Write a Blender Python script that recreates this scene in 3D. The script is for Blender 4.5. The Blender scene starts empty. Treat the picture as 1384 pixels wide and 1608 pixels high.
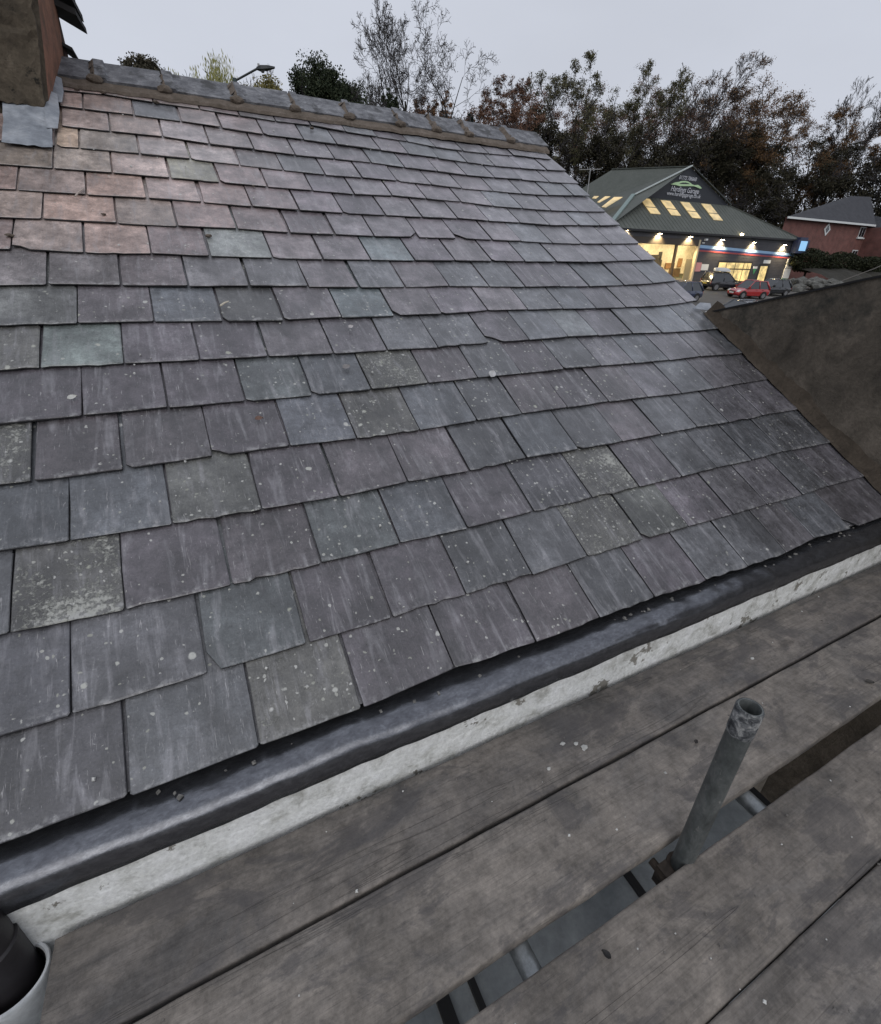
import bpy, bmesh, math, random
import numpy as np
from mathutils import Vector, Matrix, noise as mnoise

# ------------------------------------------------------------------ camera, sky, sun, exposure
scene = bpy.context.scene
COL = scene.collection
ZC = 4.2                                   # eye height above the yard behind the house
CAM = Vector((0.0, 0.0, ZC))
RIGHT = Vector((0.8951444, -0.4456341, 0.0112563))
DOWN = Vector((-0.1932446, -0.4106777, -0.8910670))
FWD = Vector((0.4017125, 0.7954584, -0.4537322))
cam_data = bpy.data.cameras.new('camera')
cam_data.sensor_fit = 'HORIZONTAL'
cam_data.sensor_width = 36.0
cam_data.lens = 741.5 / 1384.0 * 36.0
cam_data.clip_start = 0.02
cam_data.clip_end = 3000.0
cam = bpy.data.objects.new('camera', cam_data)
COL.objects.link(cam)
cam.matrix_world = Matrix((
    (RIGHT.x, -DOWN.x, -FWD.x, CAM.x),
    (RIGHT.y, -DOWN.y, -FWD.y, CAM.y),
    (RIGHT.z, -DOWN.z, -FWD.z, CAM.z),
    (0, 0, 0, 1)))
scene.camera = cam

SUN_ELEV, SUN_ROT = 38.0, 196.0            # degrees; rotation clockwise from +Y
world = bpy.data.worlds.new('World')
scene.world = world
world.use_nodes = True
wn, wl = world.node_tree.nodes, world.node_tree.links
wn.clear()
wout = wn.new('ShaderNodeOutputWorld')
wbg = wn.new('ShaderNodeBackground')
wsky = wn.new('ShaderNodeTexSky')
wsky.sky_type = 'NISHITA'
wsky.sun_disc = False
wsky.sun_elevation = math.radians(SUN_ELEV)
wsky.sun_rotation = math.radians(SUN_ROT)
wsky.dust_density = 6.0
whsv = wn.new('ShaderNodeHueSaturation')
whsv.inputs['Saturation'].default_value = 0.35
wmix = wn.new('ShaderNodeMix')
wmix.data_type = 'RGBA'
wmix.inputs['Factor'].default_value = 0.86  # closed cloud cover over the clear-sky model
wmix.inputs[7].default_value = (6.5, 6.85, 7.75, 1.0)
wbg.inputs['Strength'].default_value = 0.10
wl.new(wsky.outputs['Color'], whsv.inputs['Color'])
wl.new(whsv.outputs['Color'], wmix.inputs[6])
wtc = wn.new('ShaderNodeTexCoord')
wnz = wn.new('ShaderNodeTexNoise'); wnz.inputs['Scale'].default_value = 2.2; wnz.inputs['Detail'].default_value = 5.0
wmp = wn.new('ShaderNodeMapping'); wmp.inputs['Scale'].default_value = (1.0, 1.0, 2.6)
wl.new(wtc.outputs['Generated'], wmp.inputs['Vector']); wl.new(wmp.outputs['Vector'], wnz.inputs['Vector'])
wmr = wn.new('ShaderNodeMapRange'); wmr.inputs[1].default_value = .3; wmr.inputs[2].default_value = .7; wmr.inputs[3].default_value = .955; wmr.inputs[4].default_value = 1.045
wl.new(wnz.outputs['Fac'], wmr.inputs[0])
wcl = wn.new('ShaderNodeVectorMath'); wcl.operation = 'SCALE'
wl.new(wmix.outputs[2], wcl.inputs[0]); wl.new(wmr.outputs[0], wcl.inputs['Scale'])
wl.new(wcl.outputs[0], wbg.inputs['Color'])
wl.new(wbg.outputs['Background'], wout.inputs['Surface'])

sun_data = bpy.data.lights.new('sun', 'SUN')
sun_data.energy = 0.7
sun_data.angle = math.radians(60.0)
sun_data.color = (1.0, 0.97, 0.93)
sun = bpy.data.objects.new('sun', sun_data)
COL.objects.link(sun)
_e, _r = math.radians(SUN_ELEV), math.radians(SUN_ROT)
_sd = Vector((math.sin(_r) * math.cos(_e), math.cos(_r) * math.cos(_e), math.sin(_e)))
sun.rotation_euler = (-_sd).to_track_quat('-Z', 'Y').to_euler()

scene.view_settings.view_transform = 'Standard'
scene.view_settings.look = 'None'
scene.view_settings.exposure = 0.0
scene.view_settings.gamma = 1.0
scene.view_settings.use_curve_mapping = False
scene.render.engine = 'CYCLES'

# ------------------------------------------------------------------ helpers
rng = random.Random(7)
nrng = np.random.default_rng(11)

def ray(px, py):
    return RIGHT * (px - 692.0) + DOWN * (py - 804.0) + FWD * 741.5

def on_y(px, py, y):
    r = ray(px, py); return CAM + r * (y / r.y)

def on_x(px, py, x):
    r = ray(px, py); return CAM + r * (x / r.x)

def on_z(px, py, z):
    r = ray(px, py); return CAM + r * ((z - ZC) / r.z)

def ground_z(x, y):
    if y < 6.0: return 0.0
    return (y - 6.0) * 0.0946

def polar(az, d):
    a = math.radians(az)
    return d * math.sin(a), d * math.cos(a)

def link(o, parent=None):
    COL.objects.link(o)
    if parent is not None: o.parent = parent
    return o

def tag(o, label=None, cat=None, group=None, kind=None):
    if label: o['label'] = label
    if cat: o['category'] = cat
    if group: o['group'] = group
    if kind: o['kind'] = kind
    return o

def empty(name, loc=(0, 0, 0), rz=0.0, parent=None):
    o = bpy.data.objects.new(name, None)
    o.empty_display_size = 0.1
    o.location = loc
    o.rotation_euler = (0, 0, rz)
    return link(o, parent)

def mesh_obj(name, verts, faces, mats, parent=None, smooth=False, midx=None):
    me = bpy.data.meshes.new(name)
    me.from_pydata([tuple(v) for v in verts], [], [tuple(f) for f in faces])
    if not isinstance(mats, (list, tuple)): mats = [mats]
    for m in mats: me.materials.append(m)
    if midx is not None: me.polygons.foreach_set('material_index', midx)
    if smooth: me.polygons.foreach_set('use_smooth', [True] * len(me.polygons))
    me.update()
    o = bpy.data.objects.new(name, me)
    return link(o, parent)

class MB:
    """collects shapes, builds one mesh object"""
    def __init__(s): s.v, s.f, s.m = [], [], []
    def add(s, vs, fs, mi=0):
        b = len(s.v)
        s.v += [tuple(x) for x in vs]
        s.f += [tuple(b + i for i in f) for f in fs]
        s.m += [mi] * len(fs)
        return s
    def box(s, a, b, mi=0):
        (x0, y0, z0), (x1, y1, z1) = a, b
        return s.add([(x0,y0,z0),(x1,y0,z0),(x1,y1,z0),(x0,y1,z0),(x0,y0,z1),(x1,y0,z1),(x1,y1,z1),(x0,y1,z1)],
                     [(0,3,2,1),(4,5,6,7),(0,1,5,4),(1,2,6,5),(2,3,7,6),(3,0,4,7)], mi)
    def poly(s, pts, mi=0): return s.add(pts, [tuple(range(len(pts)))], mi)
    def slab(s, pts, n, t, mi=0):
        """polygon pts extruded by n*t"""
        n = Vector(n) * t; k = len(pts)
        vs = [Vector(q) for q in pts] + [Vector(q) + n for q in pts]
        fs = [tuple(range(k))[::-1], tuple(range(k, 2*k))] + [(i, (i+1) % k, k + (i+1) % k, k + i) for i in range(k)]
        return s.add(vs, fs, mi)
    def tube(s, pts, rad, n=10, caps=True, mi=0):
        pts = [Vector(q) for q in pts]
        if not isinstance(rad, (list, tuple)): rad = [rad] * len(pts)
        vs, fs = [], []
        prev = None
        for i, q in enumerate(pts):
            t = (pts[min(i+1, len(pts)-1)] - pts[max(i-1, 0)]).normalized()
            a = prev if prev is not None else (Vector((0,0,1)) if abs(t.z) < .9 else Vector((1,0,0)))
            u = (a - t * a.dot(t)).normalized(); w = t.cross(u); prev = u
            for k in range(n):
                c = 2*math.pi*k/n
                vs.append(q + (u*math.cos(c) + w*math.sin(c)) * rad[i])
        for i in range(len(pts)-1):
            for k in range(n):
                fs.append((i*n+k, i*n+(k+1) % n, (i+1)*n+(k+1) % n, (i+1)*n+k))
        if caps:
            fs.append(tuple(range(n))[::-1]); fs.append(tuple(range((len(pts)-1)*n, len(pts)*n)))
        return s.add(vs, fs, mi)
    def build(s, name, mats, parent=None, smooth=False):
        return mesh_obj(name, s.v, s.f, mats, parent, smooth, s.m)

def smooth_by_angle(o, deg=35):
    o.data.polygons.foreach_set('use_smooth', [True] * len(o.data.polygons))
    try: o.data.set_sharp_from_angle(angle=math.radians(deg))
    except Exception: pass
    return o

# ------------------------------------------------------------------ materials
def newmat(name):
    m = bpy.data.materials.new(name); m.use_nodes = True
    nt = m.node_tree
    b = nt.nodes['Principled BSDF']
    return m, nt.nodes, nt.links, b

def N(nodes, t, **kw):
    n = nodes.new(t)
    for k, v in kw.items():
        if k in ('inp',):
            for a, c in v.items(): n.inputs[a].default_value = c
        else: setattr(n, k, v)
    return n

def ramp(nodes, stops):
    r = nodes.new('ShaderNodeValToRGB')
    e = r.color_ramp.elements
    while len(e) > 1: e.remove(e[-1])
    e[0].position, e[0].color = stops[0][0], (*stops[0][1], 1) if len(stops[0][1]) == 3 else stops[0][1]
    for p_, c in stops[1:]:
        q = e.new(p_); q.color = (*c, 1) if len(c) == 3 else c
    return r

def g(v): return (v, v, v)

def simple(name, col, rough=0.6, metal=0.0, spec=0.5, emit=None, estr=0.0, var=0.0, scale=8.0, bump=0.0, coat=0.0):
    m, n, l, b = newmat(name)
    b.inputs['Base Color'].default_value = (*col, 1)
    b.inputs['Roughness'].default_value = rough
    b.inputs['Metallic'].default_value = metal
    b.inputs['Specular IOR Level'].default_value = spec
    if coat: b.inputs['Coat Weight'].default_value = coat; b.inputs['Coat Roughness'].default_value = .08
    if emit:
        b.inputs['Emission Color'].default_value = (*emit, 1)
        b.inputs['Emission Strength'].default_value = estr
    if var or bump:
        tc = N(n, 'ShaderNodeTexCoord')
        nz = N(n, 'ShaderNodeTexNoise', inp={'Scale': scale, 'Detail': 6.0, 'Roughness': .65})
        l.new(tc.outputs['Object'], nz.inputs['Vector'])
        if var:
            r = ramp(n, [(.3, tuple(c * (1 - var) for c in col)), (.7, tuple(min(1, c * (1 + var)) for c in col))])
            l.new(nz.outputs['Fac'], r.inputs['Fac']); l.new(r.outputs['Color'], b.inputs['Base Color'])
        if bump:
            bp = N(n, 'ShaderNodeBump', inp={'Strength': .6, 'Distance': bump})
            l.new(nz.outputs['Fac'], bp.inputs['Height']); l.new(bp.outputs['Normal'], b.inputs['Normal'])
    return m

def mixrgb(n, l, fac, a, b_, mode='MIX'):
    x = n.new('ShaderNodeMix'); x.data_type = 'RGBA'; x.blend_type = mode
    for sock, val in ((x.inputs[0], fac), (x.inputs[6], a), (x.inputs[7], b_)):
        if isinstance(val, (int, float)): sock.default_value = val
        elif isinstance(val, tuple): sock.default_value = (*val, 1) if len(val) == 3 else val
        else: l.new(val, sock)
    return x.outputs[2]

def math_(n, l, op, a, b_=None, clamp=False):
    x = n.new('ShaderNodeMath'); x.operation = op; x.use_clamp = clamp
    for i, v in enumerate((a, b_)):
        if v is None: continue
        if isinstance(v, (int, float)): x.inputs[i].default_value = v
        else: l.new(v, x.inputs[i])
    return x.outputs[0]

def slate_material():
    m, n, l, b = newmat('slate')
    oi = N(n, 'ShaderNodeObjectInfo')
    tc = N(n, 'ShaderNodeTexCoord')
    mul = N(n, 'ShaderNodeVectorMath', operation='SCALE'); mul.inputs[0].default_value = (37.0, 61.0, 13.0)
    l.new(oi.outputs['Random'], mul.inputs['Scale'])
    add = N(n, 'ShaderNodeVectorMath', operation='ADD')
    l.new(tc.outputs['Object'], add.inputs[0]); l.new(mul.outputs[0], add.inputs[1])
    P = add.outputs[0]
    def nz(scale, det=5.0, rough=.6, vec=P, dist=0.0):
        x = N(n, 'ShaderNodeTexNoise', inp={'Scale': scale, 'Detail': det, 'Roughness': rough, 'Distortion': dist})
        l.new(vec, x.inputs['Vector']); return x.outputs['Fac']
    rot = N(n, 'ShaderNodeMapping', inp={'Scale': (34.0, 5.0, 5.0)})
    rotv = N(n, 'ShaderNodeCombineXYZ')
    l.new(math_(n, l, 'MULTIPLY', math_(n, l, 'SUBTRACT', oi.outputs['Random'], .5), 1.6), rotv.inputs[2])
    l.new(rotv.outputs[0], rot.inputs['Rotation']); l.new(P, rot.inputs['Vector'])
    S = rot.outputs[0]
    big = nz(7.0, 4.0, .55)
    mid = nz(30.0, 6.0, .7)
    fine = nz(170.0, 4.0, .7)
    streak = nz(1.0, 5.0, .65, S, .6)
    # base tone with cloudy dark and light areas
    f = ramp(n, [(.28, g(.55)), (.5, g(1.0)), (.72, g(1.6))]); l.new(big, f.inputs['Fac'])
    c = mixrgb(n, l, 1.0, oi.outputs['Color'], f.outputs['Color'], 'MULTIPLY')
    f2 = ramp(n, [(.3, g(.62)), (.7, g(1.38))]); l.new(mid, f2.inputs['Fac'])
    c = mixrgb(n, l, 1.0, c, f2.outputs['Color'], 'MULTIPLY')
    f3 = ramp(n, [(.32, g(.72)), (.7, g(1.30))]); l.new(fine, f3.inputs['Fac'])
    c = mixrgb(n, l, 1.0, c, f3.outputs['Color'], 'MULTIPLY')
    # pale riven streaks and scratches
    sr = ramp(n, [(.52, g(0)), (.63, g(.5)), (.74, g(.95))]); l.new(streak, sr.inputs['Fac'])
    sm = math_(n, l, 'MULTIPLY', sr.outputs['Color'], math_(n, l, 'MULTIPLY', mid, 1.0))
    c = mixrgb(n, l, sm, c, (.32, .315, .335))
    sc = N(n, 'ShaderNodeMapping', inp={'Scale': (150.0, 20.0, 9.0)})
    rv2 = N(n, 'ShaderNodeCombineXYZ')
    l.new(math_(n, l, 'MULTIPLY', oi.outputs['Random'], 3.1), rv2.inputs[2])
    l.new(rv2.outputs[0], sc.inputs['Rotation']); l.new(P, sc.inputs['Vector'])
    scr = nz(1.0, 2.0, .5, sc.outputs[0], 1.2)
    scm = ramp(n, [(.70, g(0)), (.73, g(.5))]); l.new(scr, scm.inputs['Fac'])
    c = mixrgb(n, l, scm.outputs['Color'], c, (.40, .39, .39))
    fk = ramp(n, [(.66, g(0)), (.74, g(.55))]); l.new(nz(120.0, 3.0, .6), fk.inputs['Fac'])
    c = mixrgb(n, l, math_(n, l, 'MULTIPLY', fk.outputs['Color'], big), c, (.42, .42, .42))
    run = N(n, 'ShaderNodeMapping', inp={'Scale': (3.2, .9, .9)}); gp = N(n, 'ShaderNodeNewGeometry'); l.new(gp.outputs['Position'], run.inputs['Vector'])
    rn = N(n, 'ShaderNodeTexNoise', inp={'Scale': 1.6, 'Detail': 7.0, 'Roughness': .65}); l.new(run.outputs[0], rn.inputs['Vector'])
    rf = ramp(n, [(.34, g(.66)), (.5, g(1.0)), (.66, g(1.32))]); l.new(rn.outputs['Fac'], rf.inputs['Fac'])
    c = mixrgb(n, l, 1.0, c, rf.outputs['Color'], 'MULTIPLY')
    # dark damp stains
    st = ramp(n, [(.58, g(0)), (.72, g(.45))]); l.new(nz(4.5, 5.0, .6), st.inputs['Fac'])
    c = mixrgb(n, l, st.outputs['Color'], c, (.055, .055, .062))
    # lichen crust and rosettes, amount carried by the slate itself
    ge = N(n, 'ShaderNodeNewGeometry')
    wnz = N(n, 'ShaderNodeTexNoise', inp={'Scale': 2.1, 'Detail': 4.0, 'Roughness': .6}); l.new(ge.outputs['Position'], wnz.inputs['Vector'])
    wpatch = ramp(n, [(.53, g(0)), (.70, g(.42))]); l.new(wnz.outputs['Fac'], wpatch.inputs['Fac'])
    A = math_(n, l, 'ADD', math_(n, l, 'MULTIPLY', oi.outputs['Alpha'], .9), wpatch.outputs['Color'], True)
    crust = nz(75.0, 9.0, .8, P, .2)
    area = nz(8.0, 3.0, .5)
    lev = math_(n, l, 'ADD', math_(n, l, 'MULTIPLY', crust, .72), math_(n, l, 'MULTIPLY', area, .28))
    thr = math_(n, l, 'SUBTRACT', .775, math_(n, l, 'MULTIPLY', A, .37))
    lm = math_(n, l, 'MULTIPLY', math_(n, l, 'SUBTRACT', lev, thr), 13.0, True)
    lm = math_(n, l, 'MULTIPLY', lm, math_(n, l, 'MULTIPLY', A, 1.6, True))
    lcol = mixrgb(n, l, fine, (.20, .205, .175), (.50, .50, .46))
    c = mixrgb(n, l, math_(n, l, 'MULTIPLY', lm, .85), c, lcol)
    vo = N(n, 'ShaderNodeTexVoronoi', inp={'Scale': 26.0, 'Randomness': 1.0})
    dv = N(n, 'ShaderNodeVectorMath', operation='ADD')
    wob = N(n, 'ShaderNodeTexNoise', inp={'Scale': 60.0, 'Detail': 3.0}); l.new(P, wob.inputs['Vector'])
    ws = N(n, 'ShaderNodeVectorMath', operation='SCALE'); ws.inputs['Scale'].default_value = .014
    l.new(wob.outputs['Color'], ws.inputs[0]); l.new(P, dv.inputs[0]); l.new(ws.outputs[0], dv.inputs[1])
    l.new(dv.outputs[0], vo.inputs['Vector'])
    sep = N(n, 'ShaderNodeSeparateColor'); l.new(vo.outputs['Color'], sep.inputs[0])
    rad = math_(n, l, 'MULTIPLY', sep.outputs[0], .30)
    keep = math_(n, l, 'GREATER_THAN', math_(n, l, 'ADD', math_(n, l, 'MULTIPLY', A, .38), .025), sep.outputs[1])
    spot = math_(n, l, 'MULTIPLY', math_(n, l, 'SUBTRACT', rad, vo.outputs['Distance']), 12.0, True)
    spot = math_(n, l, 'MULTIPLY', spot, keep)
    c = mixrgb(n, l, math_(n, l, 'MULTIPLY', spot, .85), c, mixrgb(n, l, sep.outputs[2], (.33, .34, .27), (.52, .52, .50)))
    vo2 = N(n, 'ShaderNodeTexVoronoi', inp={'Scale': 85.0, 'Randomness': 1.0}); l.new(dv.outputs[0], vo2.inputs['Vector'])
    sep2 = N(n, 'ShaderNodeSeparateColor'); l.new(vo2.outputs['Color'], sep2.inputs[0])
    keep2 = math_(n, l, 'GREATER_THAN', math_(n, l, 'ADD', math_(n, l, 'MULTIPLY', math_(n, l, 'MULTIPLY', A, area), .85), .006), sep2.outputs[1])
    sp2 = math_(n, l, 'MULTIPLY', math_(n, l, 'SUBTRACT', math_(n, l, 'MULTIPLY', sep2.outputs[0], .52), vo2.outputs['Distance']), 9.0, True)
    c = mixrgb(n, l, math_(n, l, 'MULTIPLY', math_(n, l, 'MULTIPLY', sp2, keep2), .8), c, mixrgb(n, l, sep2.outputs[2], (.26, .265, .22), (.50, .50, .47)))
    # pale worn rim along the tail
    sxyz = N(n, 'ShaderNodeSeparateXYZ'); l.new(tc.outputs['Object'], sxyz.inputs[0])
    rim = math_(n, l, 'MULTIPLY', math_(n, l, 'SUBTRACT', .022, sxyz.outputs[1]), 50.0, True)
    rimn = ramp(n, [(.50, g(0)), (.62, g(.6))]); l.new(nz(38.0, 5.0, .7), rimn.inputs['Fac'])
    c = mixrgb(n, l, math_(n, l, 'MULTIPLY', rim, rimn.outputs['Color']), c, (.36, .36, .36))
    # second set of scratches, other direction
    sc2 = N(n, 'ShaderNodeMapping', inp={'Scale': (210.0, 13.0, 9.0), 'Rotation': (0, 0, .9)}); l.new(P, sc2.inputs['Vector'])
    scm2 = ramp(n, [(.70, g(0)), (.73, g(.5))]); l.new(nz(1.0, 2.0, .5, sc2.outputs[0], 1.6), scm2.inputs['Fac'])
    c = mixrgb(n, l, scm2.outputs['Color'], c, (.42, .41, .41))
    l.new(c, b.inputs['Base Color'])
    rr = ramp(n, [(.3, g(.36)), (.7, g(.56))]); l.new(mid, rr.inputs['Fac'])
    l.new(rr.outputs['Color'], b.inputs['Roughness'])
    b.inputs['Specular IOR Level'].default_value = .8
    b.inputs['Coat Weight'].default_value = .6
    b.inputs['Coat Roughness'].default_value = .33
    h = math_(n, l, 'ADD', math_(n, l, 'MULTIPLY', streak, .6), math_(n, l, 'ADD', math_(n, l, 'MULTIPLY', mid, .5), math_(n, l, 'MULTIPLY', fine, .14)))
    h = math_(n, l, 'ADD', h, math_(n, l, 'MULTIPLY', lm, .25))
    riv = math_(n, l, 'FLOOR', math_(n, l, 'MULTIPLY', nz(6.0, 6.0, .6, P, .5), 7.0))
    h = math_(n, l, 'ADD', h, math_(n, l, 'MULTIPLY', riv, .22))
    bp = N(n, 'ShaderNodeBump', inp={'Strength': 1.0, 'Distance': .0055}); l.new(h, bp.inputs['Height'])
    l.new(bp.outputs['Normal'], b.inputs['Normal'])
    return m

def board_material():
    m, n, l, b = newmat('weathered board')
    oi = N(n, 'ShaderNodeObjectInfo'); tc = N(n, 'ShaderNodeTexCoord')
    mul = N(n, 'ShaderNodeVectorMath', operation='SCALE'); mul.inputs[0].default_value = (23.0, 41.0, 5.0)
    l.new(oi.outputs['Random'], mul.inputs['Scale'])
    add = N(n, 'ShaderNodeVectorMath', operation='ADD')
    l.new(tc.outputs['Object'], add.inputs[0]); l.new(mul.outputs[0], add.inputs[1]); P = add.outputs[0]
    def nz(scale, det, rough, sc=None, dist=0.0):
        v = P
        if sc:
            mp = N(n, 'ShaderNodeMapping', inp={'Scale': sc}); l.new(P, mp.inputs['Vector']); v = mp.outputs[0]
        x = N(n, 'ShaderNodeTexNoise', inp={'Scale': scale, 'Detail': det, 'Roughness': rough, 'Distortion': dist})
        l.new(v, x.inputs['Vector']); return x.outputs['Fac']
    grain = nz(1.0, 6.0, .7, (4.0, 90.0, 30.0), .5)
    grainb = nz(1.0, 3.0, .6, (1.2, 26.0, 10.0), 1.0)
    blot = nz(1.0, 6.0, .68, (5.0, 9.0, 6.0), .8)
    blot2 = nz(1.0, 5.0, .65, (2.4, 5.0, 3.0), .6)
    speck = nz(95.0, 5.0, .75)
    dirt = nz(17.0, 7.0, .75)
    r0 = ramp(n, [(.34, (.080, .076, .076)), (.45, (.138, .121, .108)), (.56, (.205, .178, .153)), (.7, (.30, .258, .219))])
    l.new(blot, r0.inputs['Fac'])
    c = mixrgb(n, l, .58, r0.outputs['Color'], oi.outputs['Color'])
    r1 = ramp(n, [(.34, g(.78)), (.52, g(1.0)), (.7, g(1.18))]); l.new(blot2, r1.inputs['Fac'])
    c = mixrgb(n, l, 1.0, c, r1.outputs['Color'], 'MULTIPLY')
    r4 = ramp(n, [(.32, g(.62)), (.52, g(1.02)), (.72, g(1.32))]); l.new(dirt, r4.inputs['Fac'])
    c = mixrgb(n, l, 1.0, c, r4.outputs['Color'], 'MULTIPLY')
    r2 = ramp(n, [(.3, g(.80)), (.5, g(1.0)), (.72, g(1.15))]); l.new(grain, r2.inputs['Fac'])
    c = mixrgb(n, l, 1.0, c, r2.outputs['Color'], 'MULTIPLY')
    r3 = ramp(n, [(.3, g(.80)), (.5, g(1.0)), (.72, g(1.18))]); l.new(speck, r3.inputs['Fac'])
    c = mixrgb(n, l, 1.0, c, r3.outputs['Color'], 'MULTIPLY')
    stn = ramp(n, [(.53, g(0)), (.57, g(.55)), (.66, g(.75))]); l.new(nz(1.0, 9.0, .72, (3.2, 6.5, 3.0), .5), stn.inputs['Fac'])
    c = mixrgb(n, l, math_(n, l, 'MULTIPLY', stn.outputs['Color'], .85), c, (.070, .066, .068))
    fib = ramp(n, [(.61, g(0)), (.69, g(.4))]); l.new(nz(1.0, 3.0, .6, (7.0, 260.0, 60.0), .3), fib.inputs['Fac'])
    c = mixrgb(n, l, fib.outputs['Color'], c, (.055, .05, .047))
    # long drying cracks
    ck = nz(1.0, 3.0, .55, (.55, 13.0, 5.0), .4)
    cm = math_(n, l, 'MULTIPLY', math_(n, l, 'SUBTRACT', .008, math_(n, l, 'ABSOLUTE', math_(n, l, 'SUBTRACT', ck, .64))), 90.0, True)
    c = mixrgb(n, l, math_(n, l, 'MULTIPLY', cm, .5), c, (.03, .028, .027))
    kv = N(n, 'ShaderNodeTexVoronoi', inp={'Scale': 1.0, 'Randomness': 1.0}); kmp = N(n, 'ShaderNodeMapping', inp={'Scale': (2.3, 6.0, 1.0)})
    l.new(P, kmp.inputs['Vector']); l.new(kmp.outputs[0], kv.inputs['Vector'])
    kn = ramp(n, [(.03, g(.75)), (.075, g(.35)), (.085, g(.6)), (.11, g(0))]); l.new(kv.outputs['Distance'], kn.inputs['Fac'])
    c = mixrgb(n, l, math_(n, l, 'MULTIPLY', kn.outputs['Color'], .6), c, (.045, .038, .033))
    # mortar splashes
    sp = ramp(n, [(.74, g(0)), (.77, g(.7))]); l.new(nz(14.0, 5.0, .7), sp.inputs['Fac'])
    c = mixrgb(n, l, sp.outputs['Color'], c, (.40, .39, .37))
    l.new(c, b.inputs['Base Color'])
    b.inputs['Roughness'].default_value = .72
    b.inputs['Specular IOR Level'].default_value = .35
    h = math_(n, l, 'ADD', math_(n, l, 'MULTIPLY', grain, .5), math_(n, l, 'MULTIPLY', grainb, .6))
    h = math_(n, l, 'SUBTRACT', h, math_(n, l, 'MULTIPLY', cm, .5))
    h = math_(n, l, 'ADD', h, math_(n, l, 'MULTIPLY', dirt, .35))
    bp = N(n, 'ShaderNodeBump', inp={'Strength': .7, 'Distance': .004}); l.new(h, bp.inputs['Height'])
    l.new(bp.outputs['Normal'], b.inputs['Normal'])
    return m

def mottled(name, stops, scale=6.0, detail=8.0, rough=.8, bump=.004, bscale=None, spec=.3, metal=0.0, stretch=None, second=None):
    m, n, l, b = newmat(name)
    tc = N(n, 'ShaderNodeTexCoord'); v = tc.outputs['Object']
    if stretch:
        mp = N(n, 'ShaderNodeMapping', inp={'Scale': stretch}); l.new(v, mp.inputs['Vector']); v = mp.outputs[0]
    nz = N(n, 'ShaderNodeTexNoise', inp={'Scale': scale, 'Detail': detail, 'Roughness': .68, 'Distortion': .4}); l.new(v, nz.inputs['Vector'])
    r = ramp(n, stops); l.new(nz.outputs['Fac'], r.inputs['Fac']); c = r.outputs['Color']
    n2 = N(n, 'ShaderNodeTexNoise', inp={'Scale': bscale or scale * 6, 'Detail': 6.0, 'Roughness': .7}); l.new(v, n2.inputs['Vector'])
    r2 = ramp(n, [(.3, g(.8)), (.7, g(1.2))]); l.new(n2.outputs['Fac'], r2.inputs['Fac'])
    c = mixrgb(n, l, 1.0, c, r2.outputs['Color'], 'MULTIPLY')
    if second:      # (scale, lo, hi, colour)
        n3 = N(n, 'ShaderNodeTexNoise', inp={'Scale': second[0], 'Detail': 7.0, 'Roughness': .7}); l.new(v, n3.inputs['Vector'])
        r3 = ramp(n, [(second[1], g(0)), (second[2], g(1))]); l.new(n3.outputs['Fac'], r3.inputs['Fac'])
        c = mixrgb(n, l, r3.outputs['Color'], c, second[3])
    l.new(c, b.inputs['Base Color'])
    b.inputs['Roughness'].default_value = rough
    b.inputs['Specular IOR Level'].default_value = spec
    b.inputs['Metallic'].default_value = metal
    if bump:
        hh = math_(n, l, 'ADD', nz.outputs['Fac'], math_(n, l, 'MULTIPLY', n2.outputs['Fac'], .4))
        bp = N(n, 'ShaderNodeBump', inp={'Strength': .8, 'Distance': bump}); l.new(hh, bp.inputs['Height'])
        l.new(bp.outputs['Normal'], b.inputs['Normal'])
    return m

def brick_material(name, c1, c2, mortar, scale=1.0):
    m, n, l, b = newmat(name)
    tc = N(n, 'ShaderNodeTexCoord')
    sx = N(n, 'ShaderNodeSeparateXYZ'); l.new(tc.outputs['Object'], sx.inputs[0])
    cb = N(n, 'ShaderNodeCombineXYZ')
    l.new(math_(n, l, 'ADD', sx.outputs[0], sx.outputs[1]), cb.inputs[0]); l.new(sx.outputs[2], cb.inputs[1])
    br = N(n, 'ShaderNodeTexBrick', inp={'Color1': (*c1, 1), 'Color2': (*c2, 1), 'Mortar': (*mortar, 1), 'Scale': scale,
           'Mortar Size': .01, 'Brick Width': .225, 'Row Height': .075, 'Bias': 0.0})
    l.new(cb.outputs[0], br.inputs['Vector'])
    nz = N(n, 'ShaderNodeTexNoise', inp={'Scale': 1.3, 'Detail': 6.0}); l.new(tc.outputs['Object'], nz.inputs['Vector'])
    r = ramp(n, [(.3, g(.72)), (.7, g(1.22))]); l.new(nz.outputs['Fac'], r.inputs['Fac'])
    l.new(mixrgb(n, l, 1.0, br.outputs['Color'], r.outputs['Color'], 'MULTIPLY'), b.inputs['Base Color'])
    b.inputs['Roughness'].default_value = .85
    return m

def leaf_material(name, cols):
    m, n, l, b = newmat(name)
    ge = N(n, 'ShaderNodeNewGeometry')
    k = len(cols)
    r = ramp(n, [(i / max(1, k - 1), c) for i, c in enumerate(cols)])
    l.new(ge.outputs['Random Per Island'], r.inputs['Fac'])
    l.new(r.outputs['Color'], b.inputs['Base Color'])
    b.inputs['Roughness'].default_value = .7
    b.inputs['Specular IOR Level'].default_value = .2
    return m

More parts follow.
